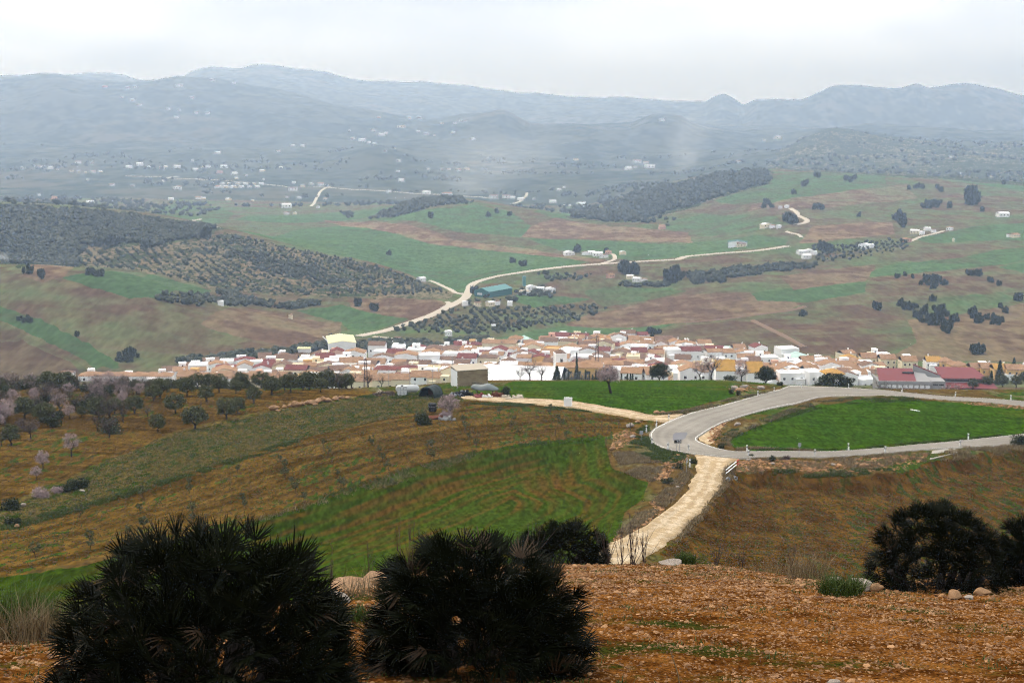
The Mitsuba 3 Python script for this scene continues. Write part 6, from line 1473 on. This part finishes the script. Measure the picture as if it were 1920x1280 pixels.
FARMS += P4((640, 0), [(210, 660), (380, 662), (437, 662), (335, 712, 17), (45, 730, 5), (178, 730, 8), (430, 737), (225, 757, 12), (250, 747), (475, 752, 8), (520, 758, 5), (560, 692), (635, 692), (665, 677, 5), (690, 677, 5), (625, 742), (735, 779), (65, 777), (115, 788, 14), (155, 798), (185, 805), (295, 829, 5), (245, 845, 5), (320, 902), (485, 947, 5), (560, 949, 5), (600, 949), (655, 953, 9), (700, 947, 10), (315, 960), (335, 1012, 11), (265, 1074, 9), (475, 1084, 16), (590, 1096, 20), (850, 1108, 18), (920, 1106, 16), (955, 1108, 10), (1000, 1117, 12), (1075, 1114, 5), (1215, 1063, 8), (1243, 1050, 5), (1310, 895, 9), (1650, 908, 17), (1700, 913, 10), (1600, 948, 14), (1640, 937), (1720, 937, 20), (1790, 674, 9), (1180, 1132, 13), (1245, 1152, 5), (1275, 1152, 5), (1340, 1152, 20), (1790, 1270, -12)])
FARMS += P4((1280, 0), [(530, 775, 16), (455, 785, 5), (535, 766, 9), (310, 907), (1545, 974), (1495, 880, 5), (1720, 990, 5), (545, 1163, 8), (580, 1160, 8), (465, 1270, 20), (500, 1272, 9), (535, 1273, 9), (1785, 1210, 22), (1800, 1204, 10)])
FARMS += P4((0, 380), [(1232, 574, 10), (1855, 804, 8), (1890, 795, 6), (1622, 648, 7)])
FARMS += P4((640, 380), [(445, 438, 16), (1270, 294, 20), (1360, 292, 12), (1395, 290, 15), (1430, 298, 20), (1490, 287, -13), (1465, 307, 14), (1570, 290, 12), (1790, 148, -13), (1650, 440, 16), (1690, 445, 12), (1610, 425, 14), (1500, 418, -14), (690, 574, 11), (760, 579, 13), (830, 576, 15), (870, 570, 10), (940, 574, 11), (1060, 487, 20), (1110, 494, 16), (1165, 498, 18), (598, 742, 15), (315, 778, 13), (340, 808, 9), (285, 806, 11), (215, 858, 5), (232, 858, 5), (10, 802, 8), (850, 705, 8), (420, 805, 7)])
FARMS += P4((1280, 380), [(325, 246, 18), (660, 286, 16), (705, 282, 15), (735, 290, 9), (690, 310, 18), (1015, 254, 22), (1050, 250, 10), (1295, 172, 18), (1335, 178, 9), (1365, 156, 12), (1400, 166, 9), (1250, 218, -15), (1510, 218, 4), (1850, 193, 18), (1490, 154, 13), (1820, 192, 8)])
FARMH = {}
fr = np.random.default_rng(31)
for f in FARMS:
    w_ = f[2] if len(f) > 2 else S
    p = spot(f[0], f[1], 620.0)
    o = w_ < 0
    w = abs(w_) / FPX * p[1] * 0.92
    hgt = min(7.5, max(3.2, w * 0.34))
    reg = 'on the high mountain slopes' if p[1] > 5000 else 'in the far foothills' if p[1] > 3050 else 'on the far valley floor' if p[1] > 1950 else 'on the middle hills' if p[1] > 1330 else 'in the valley right behind the town'
    FARMH.setdefault(reg, []).append((f[0], p, w, hgt, o, abs(w_)))
for reg, fs in FARMH.items():
    fs.sort(key=lambda a: a[0])
    for i, (px, p, w, h, o, wp) in enumerate(fs):
        d = min(w * .8, 12.0)
        g = d * 0.16
        look = 'orange roofed' if o else 'long white' if wp > 15 else 'white'
        t = thing('farmhouse', f'{look} house {reg}, {ordinal(i)} from the left', 'house', 'scattered country houses')
        m = TM(p, fr.normal(0, 18))
        axis = 'x' if fr.random() < .65 else 'y'
        wm = gable_walls(w, d, h, g, axis)
        put(t, 'wall', wm, 'wall_paint', m, uv=const_uv(wm, 3 if o else (1 if fr.random() < .2 else 0)))
        rm = gable_roof(w, d, h, g, axis, .2)
        white = fr.random() < 0.6 and not o
        put(t, 'roof', rm, 'white_metal' if white else 'roof_tile', m, uv=const_uv(rm, 0 if o else fr.choice([0, 1])))
        if wp > 12:
            for j in range(3):
                cx = (j + .5) / 3 * w - w / 2
                put(t, 'window', box(cx - w * .05, cx + w * .05, -d / 2 - .08, -d / 2 + .05, h * .4, h * .75), 'window_dark', m)
def far_hall(label, px, py, w, d, e, g, rot, wm, rm, extra=None):
    p = spot(px, py, 620.0)
    m = TM(p, rot)
    t = thing('farm_hall', label, 'hall')
    a = gable_walls(w, d, e, g, 'y')
    put(t, 'wall', a, wm, m, uv=const_uv(a, 0) if wm == 'wall_paint' else None); put(t, 'roof', gable_roof(w, d, e, g, 'y', .6), rm, m)
    if extra: put(t, 'sign_panel', box(-w * .3, w * .05, -d / 2 - .1, -d / 2 - .02, e * .35, e * .7), extra, m)
flatmat('hall_green', (0.035, 0.125, 0.120), 0.5); flatmat('hall_roof_green', (0.11, 0.26, 0.245), 0.45)
far_hall('dark green metal hall beside the bend of the valley road', 925, 553, 15, 34, 5.0, 2.6, -35, 'hall_green', 'hall_roof_green', 'tank_white')
far_hall('grey teal farm hall at the right end of the valley road', 1383, 462, 20, 14, 5.0, 1.5, -8, 'wall_paint', 'hall_green')
far_hall('pale long shed below the dark green hall by the valley road', 985, 552, 5, 9, 3.0, .8, 60, 'wall_paint', 'lane_gravel')
p = spot(983, 536, 620.0); put(thing('water_tower', 'slim pale tank standing beside the green hall', 'tank'), None, trimesh.creation.cylinder(1.6, 9, sections=14), 'hall_roof_green', TM(p + [0, 0, 4.2]))

# ------------------------------------------------------------------ trees of the hills
CR = []
for s in range(4):
    q = np.random.default_rng(500 + s)
    L = q.normal(size=(7, 3)) * [.42, .42, .20] + [0, 0, .55]
    d = q.normal(size=(330, 3)); d /= np.linalg.norm(d, axis=1, keepdims=True)
    c = L[q.integers(7, size=330)] + d * q.random((330, 1)) ** .5 * [.42, .42, .34]
    c[:, 2] = np.maximum(c[:, 2], .02)
    mm, uu = leaves(c, 0.34, q)
    CR.append((mm, uu))
CRP = [proto(mm, 'far_leaf', False, uu) for mm, uu in CR]
CL = P4((1280, 380), [(1400, 455, 75, 35, 26, 6), (1240, 425, 58, 18, 14, 5), (1640, 408, 42, 12, 9, 6), (1725, 445, 30, 10, 6, 5), (1790, 463, 36, 10, 8, 5), (1392, 552, 4, 3, 1, 8), (1210, 578, 18, 10, 3, 6), (1255, 592, 28, 16, 5, 6), (1305, 586, 12, 5, 2, 6), (1080, 598, 4, 3, 1, 9), (1420, 640, 130, 50, 40, 6), (1470, 715, 20, 14, 4, 8), (1640, 645, 48, 34, 11, 6), (1750, 660, 55, 30, 11, 5), (1800, 612, 8, 6, 2, 7), (1770, 588, 4, 4, 1, 7), (1880, 535, 16, 22, 4, 8), (900, 550, 44, 5, 9, 4), (975, 543, 12, 3, 3, 4), (430, 607, 44, 5, 6, 4), (300, 625, 38, 5, 5, 4), (1300, 335, 40, 8, 6, 4), (1370, 293, 60, 8, 11, 5), (1700, 258, 190, 14, 26, 5), (1300, 258, 50, 8, 10, 5), (30, 418, 55, 16, 9, 5), (100, 447, 16, 9, 3, 6), (340, 398, 85, 26, 16, 5), (200, 442, 36, 10, 5, 5), (1135, 315, 30, 4, 3, 5), (675, 632, 10, 8, 2, 5), (1650, 838, 40, 10, 5, 7), (775, 270, 45, 20, 8, 10), (1380, 160, 25, 12, 4, 6)])
CL += P4((640, 380), [(975, 340, 55, 24, 16, 6), (770, 182, 58, 9, 12, 6), (650, 160, 12, 4, 2, 5), (1040, 222, 48, 7, 8, 5), (1230, 246, 38, 5, 5, 5), (495, 86, 4, 3, 1, 12), (820, 78, 3, 3, 1, 8), (940, 75, 4, 3, 1, 10), (1160, 138, 32, 8, 6, 6), (1105, 112, 22, 6, 4, 6), (1545, 185, 38, 5, 5, 6), (1690, 217, 36, 7, 6, 6), (1580, 395, 12, 6, 3, 15), (1640, 395, 22, 6, 4, 12), (1320, 280, 16, 6, 3, 11), (1740, 735, 45, 12, 6, 6), (265, 287, 36, 8, 5, 6), (95, 580, 3, 3, 1, 8), (178, 602, 3, 3, 1, 10), (745, 500, 8, 10, 3, 8), (1850, 420, 45, 40, 14, 9), (1480, 280, 10, 4, 2, 8), (870, 60, 20, 6, 4, 8), (785, 15, 30, 4, 4, 7)])
CL += P4((1280, 0), [(470, 1150, 50, 18, 8, 9), (610, 1240, 26, 12, 5, 15), (760, 1172, 36, 12, 6, 9), (1620, 1142, 4, 4, 1, 30), (1350, 1064, 105, 18, 20, 9), (1420, 1153, 85, 18, 16, 9), (690, 1034, 38, 10, 7, 9), (940, 1010, 36, 18, 9, 10), (620, 1078, 28, 8, 5, 8), (1105, 1080, 6, 4, 1, 10), (1390, 1014, 55, 14, 9, 8), (1210, 1240, 24, 34, 9, 12), (1680, 1175, 55, 22, 10, 7), (950, 1208, 66, 14, 10, 7), (750, 990, 5, 4, 1, 14), (855, 974, 5, 4, 1, 10), (1750, 1026, 65, 8, 9, 9), (1870, 1037, 36, 8, 5, 9), (680, 955, 40, 4, 6, 9)])
CL += P4((0, 380), [(530, 405, 60, 12, 14, 5), (160, 400, 5, 4, 1, 9), (225, 423, 6, 4, 1, 9), (280, 630, 5, 4, 1, 5), (145, 655, 40, 20, 6, 4), (430, 745, 4, 3, 2, 4), (700, 860, 90, 30, 26, 4), (620, 240, 30, 14, 4, 11), (540, 245, 14, 8, 2, 10), (810, 250, 24, 10, 4, 10), (1150, 195, 18, 12, 3, 12), (1850, 780, 12, 8, 2, 7)])
ct = np.random.default_rng(64)
HT = []
for cx, cy, rx, ry, n, h in CL:
    for _ in range(n):
        a, e = ct.uniform(0, 6.28), math.sqrt(ct.random())
        px, py = cx + math.cos(a) * e * rx / 2.976, cy + math.sin(a) * e * ry / 2.976
        if -5 < px < 1925:
            p = spot(px, py, 620.0)
            hh = h * ct.uniform(.75, 1.2) * 0.8
            HT.append((hh / p[1], px, p, hh))
HT.sort(key=lambda a: -a[0])
regs = {}
for n, (_, px, p, hh) in enumerate(HT[:290]):
    reg = ('near' if p[1] < 1150 else 'middle' if p[1] < 1600 else 'far') + (' left' if px < 640 else ' central' if px < 1280 else ' right') + ' valley slopes'
    regs.setdefault(reg, []).append((px, p, hh, n))
for reg, ts in regs.items():
    ts.sort(key=lambda a: a[0])
    for i, (px, p, hh, n) in enumerate(ts):
        put(thing('hill_tree', f'dark tree on the {reg}, {ordinal(i)} from the left', 'tree', 'single trees on the valley slopes'), None, CRP[n % 4], None, TM(p - [0, 0, .2], n * 47.0, (hh * .44, hh * .44, hh * .95)))
def wood(name, label, pts, h, seed, wide=.62, base=ICO):
    q = np.random.default_rng(seed)
    sz = h * q.uniform(.45, 1.35, len(pts)) / 2
    c = pts.copy(); c[:, 2] += sz * .75
    a, ua = lumps(c, sz * wide * 2 * .85, q, base, .95, .28)
    c2 = c + np.c_[q.normal(0, .45, (len(c), 2)) * sz[:, None], sz * .45]
    b_, ub = lumps(c2, sz * .72, q, base, .9, .3)
    put(thing(name), None, join(a, b_), 'far_leaf', smooth=True, uv=np.vstack([ua, ub]), kind='stuff')
    labels[name].update(label=label, category='trees')
def fill(pp, n, seed, cut_=None, sc=60):
    c = scatter_poly(pp, n, seed, 620.0)
    w = world_poly(pp, ZB, 620.0)
    c = c[sdf(w, c[:, :2]) > 26 * (vfbm(np.c_[c[:, :2] / 30, 0 * c[:, :1]], 3, seed + 7) - 0.25)]
    if cut_: c = c[vfbm(np.c_[c[:, :2] / sc, 0 * c[:, :1]], 3, seed) > cut_]
    return c
def rows_in(pp, gap, along, ang, seed):
    w = world_poly(pp, ZB, 620.0)
    q = np.random.default_rng(seed)
    ca, sa = math.cos(ang), math.sin(ang)
    R = w @ np.array([[ca, -sa], [sa, ca]])
    u, v = np.meshgrid(np.arange(R[:, 0].min(), R[:, 0].max(), along), np.arange(R[:, 1].min(), R[:, 1].max(), gap))
    c = np.stack([u.ravel(), v.ravel()], 1) + q.normal(0, .5, (u.size, 2))
    c = c @ np.array([[ca, sa], [-sa, ca]])
    c = c[(sdf(w, c) > 0) & (q.random(len(c)) > .08)]
    return np.c_[c, sample(ZB, *c.T) + CZ]
Q = lambda off, pp: [(off[0] + a / 2.976, off[1] + b / 2.976) for a, b in pp]
p5, p6, p4 = (640, 380), (1280, 380), (0, 380)
wood('hill_wood', 'dark scrub wood covering the left hill', fill([(-40, 386), (84, 390), (235, 402), (336, 418), (433, 431), (386, 446), (286, 464), (262, 458), (158, 462), (161, 492), (34, 502), (-40, 494)], 5200, 1), 5.0, 1)
wood('hill_orchard', 'olive and almond trees dotting the brown hill below the dark wood', np.vstack([rows_in([(161, 460), (286, 464), (386, 447), (430, 438), (487, 452), (640, 486), (758, 516), (850, 551), (740, 556), (551, 554), (400, 540), (336, 524), (279, 511), (185, 502), (140, 498)], 9, 8, .5, 2), fill([(400, 470), (640, 495), (800, 540), (640, 540), (480, 510)], 700, 3, .5)]), 3.4, 2)
wood('valley_grove', 'olive grove in rows beside the valley road', np.vstack([rows_in(Q(p5, [(250, 715), (640, 595), (720, 560), (760, 590), (980, 590), (1390, 575), (1500, 590), (1390, 650), (1100, 690), (900, 735), (700, 740), (500, 735)]), 10, 7, .25, 4), rows_in(Q(p5, [(1080, 395), (1400, 400), (1350, 440), (1150, 450)]), 10, 8, .3, 5), rows_in(Q(p6, [(700, 250), (1250, 205), (1250, 262), (900, 330), (750, 335)]), 11, 9, .2, 6)]), 4.0, 3)
wood('valley_scrub', 'loose olives and scrub between the grove and the town', np.vstack([fill(Q(p5, [(60, 760), (300, 780), (900, 760), (960, 800), (620, 830), (400, 870), (80, 850), (0, 800)]), 1500, 8, .40, 25), fill(Q(p5, [(760, 480), (1400, 470), (1250, 500), (1240, 540), (900, 560), (700, 560)]), 260, 9, .45, 25), fill(Q(p5, [(1380, 440), (1800, 440), (1840, 475), (1500, 480)]), 200, 10), fill(Q(p6, [(0, 400), (300, 360), (830, 330), (840, 350), (560, 395), (120, 460), (0, 470)]), 620, 11, .42, 25), fill(Q(p4, [(980, 890), (1500, 830), (1905, 775), (1930, 810), (1500, 880), (1150, 915)]), 700, 12), fill(Q(p4, [(850, 540), (1150, 512), (1420, 570), (1200, 600), (950, 570)]), 240, 13), fill(Q(p4, [(1180, 480), (1480, 560), (1640, 545), (1890, 560), (1640, 600), (1480, 590), (1250, 540)]), 420, 14, .45, 30)]), 4.2, 4)
wood('scrub_belt', 'dark scrub on the ridge at the upper right and the slope edges', np.vstack([fill([(1060, 408), (1150, 378), (1260, 347), (1380, 323), (1445, 320), (1446, 345), (1330, 376), (1280, 396), (1150, 416)], 2200, 15), fill(Q((640, 0), [(150, 1228), (420, 1125), (700, 1112), (745, 1140), (560, 1152), (300, 1218)]), 420, 16), fill([(0, 376), (130, 378), (420, 392), (430, 396), (200, 398), (0, 384)], 320, 17), fill(Q((640, 0), [(0, 1190), (60, 1180), (90, 1210), (0, 1225)]), 60, 18), fill(Q(p5, [(1280 - 90, 20), (1905, 60), (1905, 140), (1400, 100)]), 380, 19, .5, 60)]), 7.0, 5)
bk = np.random.default_rng(99)
n = 4200
yy_ = bk.uniform(2650, 4900, n); c = np.stack([bk.uniform(-.38, .38, n) * yy_, yy_], 1)
c = c[vfbm(np.c_[c / 260, 0 * c[:, :1]], 4, 17) > .55]
wood('foothill_scrub', 'far dark scrub dotted over the foothills', np.c_[c, sample(ZB, *c.T) + CZ], 9.0, 6, .8, OCT)

# ------------------------------------------------------------------ smoke drifting in the valley
def smoke(label, px, py, y, wpx, hpx, depth, sig, seed, lean=0.0, alb=(0.93, 0.955, 0.98)):
    n = (40, 20, 32)                                      # x, y, z cells
    x, yv, z = np.meshgrid(np.linspace(-1, 1, n[0]), np.linspace(-1, 1, n[1]), np.linspace(-1, 1, n[2]), indexing='ij')
    u = x - lean * (z + 0.2)
    wid = 0.22 + 0.42 * (z + 1) / 2
    d = np.exp(-(u / wid) ** 2 * 1.6 - (yv / 0.6) ** 2 * 1.6) * sst(1.0, 0.2, np.abs(z)) * sst(1.0, 0.75, np.abs(x)) * sst(1.0, 0.75, np.abs(yv))
    d *= np.clip(vfbm(np.stack([x * 2.6, yv * 2, z * 2.2], -1) + seed * 9.3, 4, seed) * 2.4 - 0.55, 0, 1.4)
    grid = np.ascontiguousarray(d.transpose(2, 1, 0)[..., None]).astype(np.float32)
    uu, tt = pix(px, py)
    c = np.array([uu * y, y, CZ + tt * y])
    hs = np.array([wpx / FPX * y / 2, depth / 2, hpx / FPX * y / 2])
    k = thing('smoke_plume', label, 'smoke')
    tw = T().translate([float(v) for v in c]).scale([float(v) for v in hs])
    lo = T().translate([float(v) for v in c - hs]).scale([float(v) for v in 2 * hs])
    scene[k + '_medium'] = {'type': 'heterogeneous', 'albedo': {'type': 'rgb', 'value': list(alb)}, 'scale': float(sig), 'sigma_t': {'type': 'gridvolume', 'grid': mi.VolumeGrid(grid), 'to_world': lo, 'filter_type': 'trilinear'}}
    scene[k] = {'type': 'cube', 'to_world': tw, 'bsdf': {'type': 'null'}, 'interior': {'type': 'ref', 'id': k + '_medium'}, 'exterior': {'type': 'ref', 'id': 'haze_air'}}
    labels[k]['kind'] = 'stuff'
smoke('broad pale smoke veil drifting over the far valley floor at the centre', 905, 312, 3350, 430, 150, 300, 0.0062, 1, 0.25)
smoke('thin rising smoke plume over the far valley right of the centre', 1285, 278, 3050, 150, 150, 150, 0.011, 2, 0.15)
smoke('small dense white smoke puff at the left edge below the dark wood', 8, 489, 1235, 44, 34, 18, 0.16, 3, -0.2)
smoke('second small white smoke puff right of the one at the left edge', 42, 494, 1230, 34, 20, 14, 0.14, 4, 0.1)
